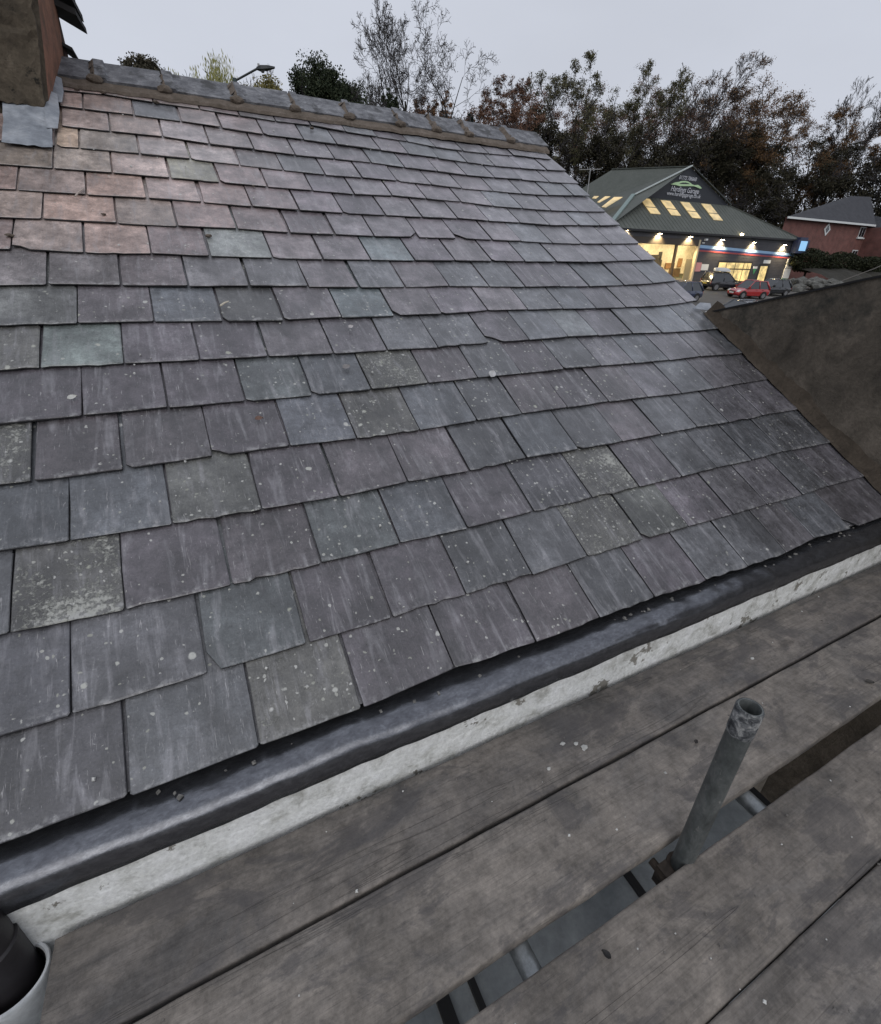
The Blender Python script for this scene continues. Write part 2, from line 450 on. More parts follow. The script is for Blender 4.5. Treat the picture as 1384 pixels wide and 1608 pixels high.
M = {}
M['slate'] = slate_material()
M['board'] = board_material()
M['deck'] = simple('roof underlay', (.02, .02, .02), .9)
M['ridge'] = mottled('ridge tile clay', [(.34, (.07, .072, .08)), (.5, (.13, .133, .146)), (.66, (.24, .244, .258))], 14.0, 9.0, .6, .005, second=(6.0, .54, .62, (.05, .05, .052)))
M['mortar'] = mottled('bedding mortar', [(.3, (.085, .07, .055)), (.55, (.14, .115, .095)), (.75, (.20, .17, .145))], 18.0, 8.0, .95, .006)
M['lead'] = mottled('lead sheet', [(.3, (.11, .114, .127)), (.5, (.155, .16, .176)), (.7, (.22, .228, .248))], 30.0, 6.0, .27, .0008, 90.0, .8, .85, (1.0, 1.6, 1.6))
M['flash'] = mottled('old lead flashing', [(.3, (.14, .155, .18)), (.5, (.24, .26, .29)), (.7, (.38, .40, .43))], 6.0, 7.0, .55, .002, 30.0, .5)
M['white'] = mottled('white masonry paint', [(.32, (.36, .36, .33)), (.48, (.66, .67, .65)), (.7, (.80, .81, .81))], 13.0, 10.0, .75, .008, 80.0, .3, 0.0, None, (7.0, .60, .62, (.22, .21, .185)))
M['render'] = mottled('sand cement render', [(.3, (.042, .037, .031)), (.5, (.105, .090, .073)), (.7, (.19, .162, .132))], 3.4, 10.0, .95, .016, 60.0, .2, 0.0, None, (1.7, .52, .66, (.030, .031, .028)))
M['fillet'] = mottled('mortar fillet', [(.3, (.04, .032, .024)), (.7, (.085, .068, .052))], 12.0, 8.0, .95, .006)
M['black'] = simple('black plastic', (.012, .012, .013), .45)
M['steel'] = mottled('galvanised tube', [(.3, (.050, .056, .056)), (.5, (.105, .115, .114)), (.72, (.20, .21, .207))], 26.0, 8.0, .55, .0015, 90.0, .5, .35, (1, 1, .5), (38.0, .62, .68, (.30, .30, .285)))
M['collar'] = mottled('cement flaked tube end', [(.38, (.03, .032, .036)), (.5, (.13, .135, .14)), (.6, (.30, .30, .295))], 55.0, 6.0, .7, .003, 120.0)
M['steelbright'] = simple('bright galvanised tube', (.26, .275, .28), .42, .6, var=.35, scale=40, bump=.001)
M['coupler'] = mottled('rusty coupler steel', [(.3, (.03, .025, .022)), (.7, (.09, .07, .055))], 25.0, 6.0, .7, .002)
M['polyc'] = mottled('clouded roof sheet', [(.3, (.19, .215, .235)), (.7, (.32, .345, .365))], 3.0, 6.0, .45, .0005, 20.0, .5)
M['bar'] = simple('dark glazing bar', (.02, .02, .022), .5)
M['pipe'] = mottled('painted iron hopper', [(.3, (.40, .42, .44)), (.7, (.60, .62, .63))], 8.0, 6.0, .5, .001)
M['soot'] = simple('black iron spout', (.018, .016, .018), .55, var=.3, scale=20, bump=.002)
M['chimrender'] = mottled('old chimney render', [(.28, (.035, .030, .024)), (.5, (.085, .070, .052)), (.72, (.15, .125, .095))], 5.0, 10.0, .95, .02, 45.0, .2, 0.0, None, (9.0, .56, .62, (.02, .019, .016)))
M['chimbrick'] = mottled('chimney brick', [(.3, (.10, .07, .05)), (.5, (.24, .12, .08)), (.7, (.32, .17, .11))], 7.0, 7.0, .9, .006)
M['slateedge'] = simple('shade-dark slate edge', (.030, .030, .033), .8)  # shade line under tails and in joints, put into the edge colour
M['yard'] = mottled('yard concrete', [(.3, (.05, .05, .048)), (.7, (.09, .09, .085))], .8, 8.0, .9, .01, 12.0)
M['ground'] = mottled('grass and earth', [(.3, (.02, .026, .012)), (.7, (.045, .05, .024))], .35, 8.0, .95, .03, 4.0)
M['tarmac'] = mottled('forecourt tarmac', [(.3, (.075, .072, .068)), (.7, (.12, .115, .108))], .5, 8.0, .85, .004, 30.0)
M['paintline'] = simple('road paint', (.6, .6, .58), .7, var=.2, scale=3)

# ------------------------------------------------------------------ ground
def terrain():
    xs = [-500, -250, -120, -60, -30, -12, 0, 12, 24, 36, 48, 60, 72, 90, 120, 160, 250, 400, 700]
    ys = [-300, -120, -50, -20, -8, 0, 6, 12, 20, 30, 41, 55, 70, 90, 115, 150, 250, 450, 800]
    vs = [(x, y, min(ground_z(x, y), 11.0)) for y in ys for x in xs]
    k = len(xs)
    fs = [(j*k+i, j*k+i+1, (j+1)*k+i+1, (j+1)*k+i) for j in range(len(ys)-1) for i in range(k-1)]
    tag(mesh_obj('ground', vs, fs, M['ground']), kind='structure')
terrain()
tag(mesh_obj('yard', [(-14, -9, .02), (14, -9, .02), (14, 5.9, .02), (-14, 5.9, .02)], [(0, 1, 2, 3)], M['yard']), kind='structure')

# ------------------------------------------------------------------ the slated house
PITCH = math.radians(31.5)
RD = 1.37
RO = Vector((0, RD * math.sin(PITCH), ZC - RD * math.cos(PITCH)))   # roof plane origin
RS = Vector((0, math.cos(PITCH), math.sin(PITCH)))                  # up the slope
RN = Vector((0, -math.sin(PITCH), math.cos(PITCH)))                 # out of the slope
ROT = Matrix.Rotation(PITCH, 4, 'X')
def rp(u, v, h=0.0): return RO + Vector((u, 0, 0)) + RS * v + RN * h
V_EAVE, V_RIDGE, U_END, U_START = .19, 4.285, 3.11, -2.2
Y_WALL = .825
Z_BOARD = ZC - 1.30

house = empty('slate_roofed_house', (0.5, 2.4, 0))
tag(house, 'stone house with the large purple-grey slate roof filling the picture', 'house')
hinv = Matrix.Translation(-Vector(house.location))
def H(o):                                   # child keeps its place in the world
    o.parent = house; o.matrix_parent_inverse = hinv; return o

roof = H(MB().slab([rp(U_START, V_EAVE + .10, -.06), rp(U_END - .02, V_EAVE + .10, -.06), rp(U_END - .02, V_RIDGE, -.06), rp(U_START, V_RIDGE, -.06)], -RN, .05).build('roof', M['deck']))
back = MB()
apex = rp(0, V_RIDGE, 0)
def bp(u, s_, h=0):
    return Vector((u, apex.y, apex.z)) + Vector((0, math.cos(PITCH), -math.sin(PITCH))) * s_ + Vector((0, math.sin(PITCH), math.cos(PITCH))) * h
back.slab([bp(U_START, 0, -.06), bp(U_END, 0, -.06), bp(U_END, 4.2, -.06), bp(U_START, 4.2, -.06)], Vector((0, math.sin(PITCH), math.cos(PITCH))), .05)
H(back.build('rear_roof_slope', simple('rear slates', (.12, .12, .13), .6, var=.25)))
def R(o):                                   # sub-part of the roof
    o.parent = roof; o.matrix_parent_inverse = Matrix.Identity(4); return o

SL = [
[(-0.553,0.211),(-0.326,0.208),(-0.042,0.212),(0.22,0.211),(0.514,0.225),(0.805,0.213),(1.076,0.215),(1.343,0.214),(1.616,0.207),(1.866,0.198),(2.125,0.196),(2.355,0.213),(2.633,0.196),(2.907,0.196)],
[(-0.559,0.433),(-0.426,0.429),(-0.131,0.428),(0.127,0.429),(0.387,0.43),(0.646,0.43),(0.913,0.431),(1.17,0.437),(1.461,0.439),(1.718,0.436),(2.002,0.431),(2.245,0.431),(2.516,0.422),(2.743,0.428),(3.076,0.42)],
[(-0.548,0.677),(-0.3,0.665),(-0.033,0.664),(0.23,0.665),(0.499,0.668),(0.759,0.666),(1.051,0.67),(1.351,0.669),(1.614,0.668),(1.882,0.669),(2.127,0.672),(2.388,0.669),(2.652,0.674),(3.071,0.661)],
[(-0.574,0.929),(-0.42,0.918),(-0.161,0.911),(0.1,0.905),(0.357,0.899),(0.616,0.908),(0.876,0.907),(1.16,0.921),(1.434,0.916),(1.698,0.914),(1.951,0.919),(2.214,0.922),(2.451,0.915),(2.744,0.921),(3.094,0.919)],
[(-0.581,1.16),(-0.507,1.149),(-0.272,1.148),(-0.012,1.154),(0.245,1.151),(0.494,1.144),(0.758,1.146),(1.031,1.156),(1.267,1.159),(1.527,1.161),(1.787,1.163),(2.051,1.158),(2.299,1.154),(2.567,1.159),(2.844,1.167),(3.074,1.173)],
[(-0.588,1.397),(-0.373,1.398),(-0.12,1.399),(0.138,1.395),(0.387,1.393),(0.634,1.397),(0.898,1.404),(1.153,1.408),(1.399,1.407),(1.662,1.415),(1.908,1.41),(2.149,1.406),(2.418,1.406),(2.69,1.414),(2.957,1.407),(3.087,1.414)],
[(-0.595,1.644),(-0.488,1.642),(-0.237,1.64),(0.015,1.637),(0.267,1.633),(0.537,1.629),(0.785,1.629),(1.04,1.626),(1.327,1.642),(1.576,1.643),(1.838,1.651),(2.05,1.648),(2.313,1.648),(2.548,1.639),(2.842,1.639),(3.06,1.651)],
[(-0.602,1.881),(-0.373,1.881),(-0.119,1.876),(0.133,1.868),(0.378,1.861),(0.643,1.871),(0.904,1.87),(1.162,1.875),(1.445,1.891),(1.704,1.888),(1.952,1.891),(2.2,1.889),(2.442,1.888),(2.711,1.893),(3.019,1.925),(3.225,1.942)],
[(-0.609,2.115),(-0.464,2.123),(-0.216,2.115),(0.034,2.111),(0.284,2.111),(0.547,2.105),(0.796,2.1),(1.046,2.099),(1.307,2.11),(1.558,2.104),(1.802,2.097),(2.058,2.103),(2.289,2.103),(2.594,2.116),(2.873,2.137),(3.155,2.168)],
[(-0.582,2.358),(-0.336,2.343),(-0.087,2.35),(0.153,2.341),(0.434,2.337),(0.681,2.336),(0.937,2.34),(1.193,2.343),(1.448,2.353),(1.7,2.355),(1.941,2.357),(2.188,2.366),(2.455,2.368),(2.739,2.393),(2.976,2.409),(3.147,2.423)],
[(-0.623,2.587),(-0.479,2.592),(-0.201,2.589),(0.046,2.585),(0.314,2.586),(0.564,2.572),(0.803,2.573),(1.031,2.571),(1.31,2.586),(1.562,2.59),(1.815,2.587),(2.038,2.588),(2.287,2.582),(2.545,2.59),(2.841,2.609),(3.133,2.635)],
[(-0.63,2.821),(-0.572,2.825),(-0.312,2.825),(-0.063,2.832),(0.184,2.824),(0.426,2.811),(0.671,2.803),(0.921,2.799),(1.18,2.807),(1.423,2.812),(1.674,2.824),(1.904,2.817),(2.153,2.819),(2.402,2.81),(2.676,2.836),(2.897,2.856),(3.124,2.886)],
[(-0.637,3.044),(-0.437,3.048),(-0.194,3.052),(0.064,3.048),(0.303,3.044),(0.549,3.03),(0.803,3.035),(1.055,3.03),(1.306,3.052),(1.543,3.047),(1.795,3.042),(2.038,3.016),(2.286,3.014),(2.537,3.018),(2.816,3.042),(3.108,3.077)],
[(-0.424,3.278),(-0.325,3.282),(-0.056,3.284),(0.189,3.282),(0.445,3.264),(0.685,3.252),(0.935,3.246),(1.173,3.251),(1.413,3.253),(1.66,3.245),(1.89,3.232),(2.148,3.238),(2.399,3.24),(2.651,3.25),(2.918,3.289),(3.107,3.307)],
[(-0.405,3.517),(-0.177,3.509),(0.076,3.518),(0.316,3.487),(0.564,3.485),(0.806,3.469),(1.059,3.476),(1.306,3.478),(1.542,3.457),(1.794,3.454),(2.021,3.442),(2.265,3.45),(2.523,3.468),(2.79,3.475),(3.12,3.512)],
[(-0.401,3.757),(-0.293,3.754),(-0.047,3.755),(0.197,3.749),(0.416,3.73),(0.663,3.705),(0.914,3.702),(1.133,3.696),(1.441,3.68),(1.651,3.674),(1.889,3.67),(2.123,3.653),(2.369,3.645),(2.618,3.666),(2.891,3.689),(3.119,3.723)],
[(-0.389,3.962),(-0.189,3.987),(0.07,3.968),(0.326,3.958),(0.56,3.944),(0.785,3.932),(1.021,3.947),(1.257,3.909),(1.489,3.895),(1.721,3.886),(1.937,3.85),(2.172,3.846),(2.417,3.862),(2.662,3.887),(2.938,3.905)]
]

PURPLE, PURPLE2, MAUVE = (.150, .134, .152), (.165, .146, .160), (.185, .168, .182)
BLUE, GREYB, GREENB = (.118, .132, .155), (.145, .150, .165), (.135, .155, .160)
GREEN, OLIVE, ORANGE, DARK = (.215, .27, .255), (.115, .113, .105), (.34, .235, .20), (.075, .073, .083)
def _ds(c, k=.5):
    m_ = sum(c) / 3; return tuple(m_ + (x - m_) * k for x in c)
PURPLE, PURPLE2, MAUVE, BLUE, GREYB, GREENB = [tuple(x * .78 for x in _ds(c, 1.1)) for c in (PURPLE, PURPLE2, MAUVE, BLUE, GREYB, GREENB)]
BLUE, GREENB, GREYB = _ds(BLUE, .62), _ds(GREENB, .7), _ds(GREYB, .8)
ORANGE, GREEN = _ds(ORANGE, .62), _ds(GREEN, .7)
SPECIAL = {   # (course, slate): (colour, lichen)
 (0,0):(DARK,.1),(0,1):((.10,.105,.115),.05),(0,2):((.12,.118,.108),.62),(0,3):(PURPLE,.38),(0,4):(PURPLE,.1),(0,5):(PURPLE2,.05),(0,6):(GREYB,0),
 (1,0):((.10,.10,.115),.1),(1,1):((.10,.10,.11),.05),(1,2):((.135,.15,.158),.24),(1,3):(PURPLE,.12),(1,4):(PURPLE,.1),(1,5):(GREYB,.25),(1,6):(GREYB,.05),(1,7):(OLIVE,.74),(1,8):((.125,.13,.12),.45),
 (2,0):((.12,.117,.112),.78),(2,1):(PURPLE,.1),(2,2):(PURPLE2,.12),(2,3):(GREENB,.32),(2,4):(BLUE,.15),(2,5):(PURPLE,.08),(2,6):(DARK,.45),(2,7):(OLIVE,.74),(2,8):(PURPLE,.12),
 (3,0):(BLUE,.12),(3,1):(BLUE,.1),(3,2):((.135,.137,.128),.5),(3,3):(PURPLE,.15),(3,4):(PURPLE2,.08),(3,5):(PURPLE2,.1),(3,6):(GREYB,.05),(3,7):(BLUE,.05),(3,8):(GREYB,.1),
 (4,0):(OLIVE,.68),(4,1):(PURPLE2,.1),(4,2):(MAUVE,.05),(4,3):(PURPLE,.1),(4,4):((.15,.16,.185),.1),(4,5):(OLIVE,.5),(4,6):(BLUE,.1),(4,7):(GREYB,.3),(4,8):(PURPLE2,.35),(4,9):(PURPLE,.4),
 (5,0):(PURPLE,.05),(5,1):(PURPLE,.12),(5,2):(PURPLE,.1),(5,3):(GREENB,.34),(5,4):(BLUE,.05),(5,5):((.10,.10,.09),.78),(5,6):(PURPLE2,.05),(5,7):(GREYB,.2),(5,8):(PURPLE,.3),(5,9):(GREYB,.2),
 (6,0):(OLIVE,.62),(6,1):(GREEN,.1),(6,2):(PURPLE,.08),(6,3):(PURPLE,.08),(6,4):(MAUVE,.02),(6,5):((.125,.115,.13),.12),(6,8):((.115,.105,.12),.05),(6,9):((.17,.18,.2),0),(6,10):((.2,.215,.225),0),
 (7,0):((.20,.205,.20),.1),(7,3):((.13,.13,.13),.1),(7,5):((.14,.165,.175),.25),(7,6):(MAUVE,.1),
 (9,3):((.16,.17,.165),.45),(9,6):((.155,.18,.19),.08),(12,3):((.215,.205,.165),.35),
 (12,0):((.30,.245,.205),.05),(12,1):((.285,.24,.21),.03),(12,2):(ORANGE,0),(11,1):(ORANGE,0),(11,2):((.33,.235,.2),0),(10,1):((.33,.235,.2),0),(10,2):((.29,.235,.21),0),(10,0):((.30,.235,.205),0),(9,1):((.31,.23,.205),0),
 (9,0):((.28,.225,.205),0),(13,0):((.33,.25,.19),0),(13,1):((.275,.24,.215),.05),(14,0):(ORANGE,0),(14,1):((.31,.24,.215),0),(15,0):((.34,.25,.22),0),(15,1):((.33,.25,.225),0),(15,2):(GREYB,0),(13,2):((.29,.245,.235),0),(14,2):((.28,.24,.24),0),(13,3):((.29,.25,.245),0),
}
CHIPS = {(6,8):[('BL',.085,.055)],(10,7):[('BR',.05,.05)],(0,1):[],(7,3):[('BL',.02,.03)],(4,3):[('BL',.05,.03)],(0,12):[('BL',.07,.06)],(11,7):[('BL',.03,.02)],(9,0):[('BL',.06,.03)],
         (10,8):[('BL',.0,.0)],(8,8):[],(7,6):[('BL',.03,.04)],(10,9):[('BL',.07,.05)],(3,8):[('BL',.03,.02)],(5,3):[('BL',.025,.012)],(12,4):[('BL',.02,.025)],(13,8):[('BL',.02,.03)],(9,9):[('BL',.02,.02)],(2,5):[],(1,2):[('BL',.03,.06)]}
RAGGED = {(0,4),(0,5),(0,8),(0,9),(0,7),(2,1),(2,4),(3,2),(7,0),(6,1),(6,7),(1,4),(1,5),(14,0),(1,1),(4,5),(3,6),(7,8),(1,7)}

def slate_mesh(w, vl, vr, L, t, chips, rag, r, gap_l, gap_r, skew):
    """outline in local x (along the course), y (up the slope); tail runs from (0,vl) to (w,vr)"""
    tail = []
    x0, x1 = gap_l, w - gap_r
    bl = next((c for c in chips if c[0] == 'BL'), None); br = next((c for c in chips if c[0] == 'BR'), None)
    amp = .0032 if rag else .0013
    def ty(x): return vl + (vr - vl) * x / w
    sx = x0 + (bl[1] if bl else r.uniform(.002, .007)); ex = x1 - (br[1] if br else r.uniform(.002, .007))
    tail.append((x0 + skew * 0, ty(x0) + (bl[2] if bl else r.uniform(.002, .008))))
    if bl and bl[1] > .03: tail.append((x0 + bl[1] * .45, ty(x0) + bl[2] * .62 + r.uniform(-.004, .004)))
    k = 7 if rag else 4
    xs_ = sorted([sx + (ex - sx) * (i + r.uniform(-.3, .3)) / k for i in range(1, k)])
    tail.append((sx, ty(sx) + r.uniform(0, amp)))
    for x in xs_: tail.append((x, ty(x) + r.uniform(-amp, amp) + (r.choice([0, 0, 0, .005]) if rag else 0)))
    tail.append((ex, ty(ex) + r.uniform(0, amp)))
    tail.append((x1, ty(x1) + (br[2] if br else r.uniform(.002, .008))))
    out = list(tail)
    out.append((x1 + r.uniform(-.0022, .0012) + skew * .12, .12)); out.append((x1 + skew * .24 + r.uniform(-.002, .001), .24)); out.append((x1 + skew * L, L))
    out.append((x0 + skew * L, L)); out.append((x0 + skew * .24 + r.uniform(-.001, .002), .24)); out.append((x0 + skew * .12 + r.uniform(-.0012, .0022), .12))
    n_ = len(out)
    drop = (t + .0058) / .232
    cx = w / 2
    tw = r.uniform(-.005, .005)
    def z(x, y): return -drop * y + tw * (x - cx)
    ins = []
    for (x, y) in out:                       # riven chamfer: pull the top edge in a little
        d = .0018 if not rag else .004
        ix = x + (d if x < cx else -d) * (1 if min(abs(x-x0), abs(x1-x)) < .02 else 0)
        iy = y + d * r.uniform(.5, 1.4) if y < .06 else y
        ins.append((ix, iy))
    vs = [(x, y, z(x, y)) for x, y in ins] + [(x, y, z(x, y) - t * .3) for x, y in out] + [(x, y, z(x, y) - t) for x, y in out]
    fs = [tuple(range(n_))]
    for lv in (0, 1):
        for i in range(n_):
            if i == n_ - 5: continue         # head edge stays hidden under the next course
            j = (i + 1) % n_
            fs.append((lv*n_+i, (lv+1)*n_+i, (lv+1)*n_+j, lv*n_+j))
    mi = [0] + [0] * (n_ - 1) + [1] * (n_ - 1)
    return vs, fs, mi

def lay_slates():
    r = random.Random(42)
    for k, course in enumerate(SL):
        pts = [list(q) for q in course]
        frame_cut = abs(on_frame_u(k) - pts[0][0]) < .012
        idx0 = 0
        if k <= 13:
            if frame_cut: pts[0][0] = pts[1][0] - r.uniform(.25, .268)
            pre = []
            u = pts[0][0]
            for _ in range(2):
                u -= r.uniform(.245, .265); pre.append([u, pts[0][1] + r.uniform(-.004, .004)])
            pts = pre[::-1] + pts; idx0 = -2
        # verge
        pts[-1][0] = 3.095 if k <= 6 else min(max(pts[-1][0], 3.075), 3.135)
        if pts[-1][0] - pts[-2][0] < .05: pts.pop(-2)
        for i in range(len(pts) - 1):
            key = (k, i + idx0)
            (u0, v0), (u1, v1) = pts[i], pts[i+1]
            w = u1 - u0
            t = r.uniform(.0050, .0092)
            gl, gr = r.uniform(.0012, .0036), r.uniform(.0012, .0036)
            if k > 7: gl += .0018; gr += .0012
            if r.random() < .10: gl += .005
            rag = key in RAGGED or r.random() < .05
            ch = CHIPS.get(key)
            if ch is None: ch = [('BL', r.uniform(.012, .03), r.uniform(.012, .03))] if r.random() < .05 else []
            jl, jr = r.uniform(-.002, .002), r.uniform(-.002, .002)
            L = .53 if k < 16 else .25
            vs, fs, mi = slate_mesh(w, jl, (v1 - v0) + jr, L, t, ch, rag, r, gl, gr, r.uniform(-.012, .012))
            o = mesh_obj('slate', vs, fs, [M['slate'], M['slateedge']], midx=mi)
            lift = r.uniform(-.0012, .0022)
            o.matrix_world = Matrix.Translation(rp(u0, v0, lift)) @ ROT
            if key in SPECIAL:
                c, a = SPECIAL[key]; c = _ds(c, .95)
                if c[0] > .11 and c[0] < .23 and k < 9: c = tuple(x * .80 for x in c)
            else:
                left = max(0.0, 1 - (u0 + .5) / 1.25) * max(0.0, min(1.0, (k - 7.5) / 3.0))
                c = r.choice([PURPLE, PURPLE, PURPLE2, MAUVE, GREYB, GREYB, BLUE] if k < 9 else [PURPLE2, MAUVE, MAUVE, GREYB, PURPLE])
                wgt = max(0.0, min(1.0, left * r.uniform(.85, 1.25)))
                c = tuple(a_ * (1 - wgt) + b_ * wgt for a_, b_ in zip(c, (.31, .225, .20)))
                a = r.choice([.02, .05, .1, .15, .22, .34]) * (1.0 if k < 8 else .4)
                if u0 > 1.9: c = tuple(.6 * a_ + .4 * b_ for a_, b_ in zip(c, (.118, .123, .137)))
            kf = r.uniform(.80, 1.18) * (.70 if k <= 2 else .80 if k <= 5 else .95 if k < 9 else 1.2)  # random tone; upper courses paler, lower darker: sky sheen painted into slate colour
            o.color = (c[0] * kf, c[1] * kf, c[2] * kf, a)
            wm = o.matrix_world.copy(); R(o); o.matrix_basis = wm

def lay_undercourse():
    r = random.Random(77)
    pts = SL[0]
    js = [(pts[0][0] - .2, pts[0][1])] + [((a[0]+b[0])/2, (a[1]+b[1])/2) for a, b in zip(pts, pts[1:])] + [(3.09, pts[-1][1])]
    for (u0, v0), (u1, v1) in zip(js, js[1:]):
        if u1 - u0 < .06: continue
        vs, fs, mi = slate_mesh(u1 - u0, 0, v1 - v0, .26, .007, [], False, r, .002, .002, 0)
        o = mesh_obj('slate', vs, fs, [M['slate'], M['slateedge']], midx=mi)
        wm = Matrix.Translation(rp(u0, v0 + .010, -.0135)) @ ROT
        o.color = (.085, .083, .093, .05); R(o); o.matrix_basis = wm

def on_frame_u(k):                         # where the left picture edge cuts each course
    return SL[k][0][0] if k in (0, 1, 3, 4, 5, 6, 7, 8, 10, 11, 12) else 99.0
lay_slates()
lay_undercourse()

# ridge tiles, mortar joints and bedding
def ridge():
    joints = [-.62, -.215, .152, .572, .949, 1.333, 1.729, 2.03, 2.322, 2.729, 3.125]
    a = math.radians(32.5)
    ax = Vector((0, apex.y, apex.z + .026))
    def prof(s_, h):                        # s along the leg, h thickness out
        c, d = math.cos(a), math.sin(a)
        sg = 1 if s_ >= 0 else -1
        return Vector((0, sg * (abs(s_) * c) + sg * h * d, -abs(s_) * d + h * c))
    r = random.Random(5)
    for i in range(len(joints) - 1):
        u0, u1 = joints[i] + .004, joints[i+1] - .004
        b = MB()
        leg = .228
        tilt = r.uniform(-.006, .006)
        def ring(u, extra=0.0, lg=leg):
            dz = Vector((0, 0, tilt * (u - u0) / .4 * 1.0))
            o_ = Vector((u, ax.y, ax.z)) + dz
            pts = [prof(-lg, 0.0), prof(-lg, .016 + extra), prof(-.03, .016 + extra), Vector((0, 0, .024 + extra)), prof(.03, .016 + extra), prof(lg, .016 + extra), prof(lg, 0.0), Vector((0, 0, .0))]
            return [o_ + q for q in pts]
        col = .05
        col = r.uniform(.035, .06); ex = r.uniform(.007, .015)
        rings = [ring(u0, ex), ring(u0 + col, ex * .9), ring(u0 + col + .006, 0), ring((u0+u1)/2, 0), ring(u1, 0)] if i else [ring(u0), ring(u1)]
        vs = [q for rg in rings for q in rg]
        kk = 8
        fs = [(j*kk+m_, j*kk+(m_+1) % kk, (j+1)*kk+(m_+1) % kk, (j+1)*kk+m_) for j in range(len(rings)-1) for m_ in range(kk)]
        fs += [tuple(range(kk))[::-1], tuple(range((len(rings)-1)*kk, len(rings)*kk))]
        b.add(vs, fs)
        R(b.build('ridge_tile', M['ridge']))
        if i:
            # mortar squeezed out of the joint, and a dab under it
            m = MB()
            jag = [r.uniform(.6, 1.3) for _ in range(12)]
            ss = [-.205, -.16, -.11, -.06, -.02, .02]
            for j in range(len(ss) - 1):
                h0, h1 = .034 * jag[j], .034 * jag[j+1]
                for uu0, uu1 in ((u0 - .03 * jag[j], u0 - .001),):
                    q = [Vector((uu0, ax.y, ax.z)) + prof(ss[j], .010), Vector((uu1, ax.y, ax.z)) + prof(ss[j], h0), Vector((uu1, ax.y, ax.z)) + prof(ss[j+1], h1), Vector((uu0, ax.y, ax.z)) + prof(ss[j+1], .010)]
                    m.poly(q); m.poly([q[1] + Vector((.004, 0, 0)), q[1], q[2], q[2] + Vector((.004, 0, 0))][::-1])
            c_ = Vector((u0 - .005, ax.y, ax.z)) + prof(-.225, .012)
            bm = bmesh.new(); bmesh.ops.create_icosphere(bm, subdivisions=2, radius=1.0)
            base = len(m.v)
            vs = []
            for v in bm.verts:
                q = Vector((v.co.x * .045, v.co.y * .035, v.co.z * .026)) * (1 + .25 * mnoise.noise(v.co * 2.3 + Vector((i, 0, 0))))
                vs.append(c_ + q)
            m.add(vs, [[v.index for v in f.verts] for f in bm.faces]); bm.free()
            R(m.build('mortar_joint', M['mortar'], smooth=False))
    # bedding strip under the front leg of the tiles
    b = MB(); n_ = 150
    vs = []
    for j in range(n_ + 1):
        u = -.40 + (3.10 + .40) * j / n_
        w1 = .018 * mnoise.noise(Vector((u * 9, 0, 0))) + .008 * mnoise.noise(Vector((u * 31, 3, 0)))
        w2 = .006 * mnoise.noise(Vector((u * 14, 7, 0)))
        vs += [rp(u, 4.0 + w1, .002), rp(u, 4.012 + w1, .016 + w2), rp(u, 4.07, .024 + w2), rp(u, 4.12, .020)]
    fs = [(j*4+q, (j+1)*4+q, (j+1)*4+q+1, j*4+q+1) for j in range(n_) for q in range(3)]
    R(mesh_obj('mortar_bedding', vs, fs, M['mortar']))
ridge()

# walls of the house
walls = MB()
walls.box((U_START, Y_WALL + .03, 0), (U_END - .05, Y_WALL + .30, ZC - 1.20))
gb = [Vector((U_END - .07, Y_WALL + .30, 0)), Vector((U_END - .07, 7.9, 0)), Vector((U_END - .07, 7.9, apex.z - 2.2)), Vector((U_END - .07, apex.y, apex.z - .09)), Vector((U_END - .07, Y_WALL + .30, ZC - 1.15))]
walls.slab(gb, (-1, 0, 0), .3)
H(walls.build('wall', mottled('rubble stone wall', [(.3, (.11, .10, .085)), (.7, (.20, .18, .155))], 4.0, 8.0, .9, .01)))

def eaves_band():
    """white painted upstand below the gutter: two uneven coats, ragged foot"""
    b = MB(); n_ = 260
    x0, x1 = -1.6, U_END - .015
    vs = []
    zs = [Z_BOARD - .30, Z_BOARD - .005, Z_BOARD + .022, Z_BOARD + .055, Z_BOARD + .062, Z_BOARD + .10, Z_BOARD + .17]
    for j in range(n_ + 1):
        x = x0 + (x1 - x0) * j / n_
        e = .012 * mnoise.noise(Vector((x * 5, 1, 0))) + .006 * mnoise.noise(Vector((x * 23, 4, 0)))
        for q, z in enumerate(zs):
            low = q <= 3
            dz = e if q in (3, 4) else (.004 * mnoise.noise(Vector((x * 17, q, 0))))
            yy = Y_WALL - (.0008 if low else 0.0) + .004 * mnoise.noise(Vector((x * 7, z * 20, 2))) + .0025 * mnoise.noise(Vector((x * 40, z * 40, 5)))
            vs.append((x, yy, z + dz))
    k = len(zs)
    fs = [(j*k+q, (j+1)*k+q, (j+1)*k+q+1, j*k+q+1) for j in range(n_) for q in range(k-1)]
    H(mesh_obj('eaves_upstand', vs, fs, M['white']))
eaves_band()

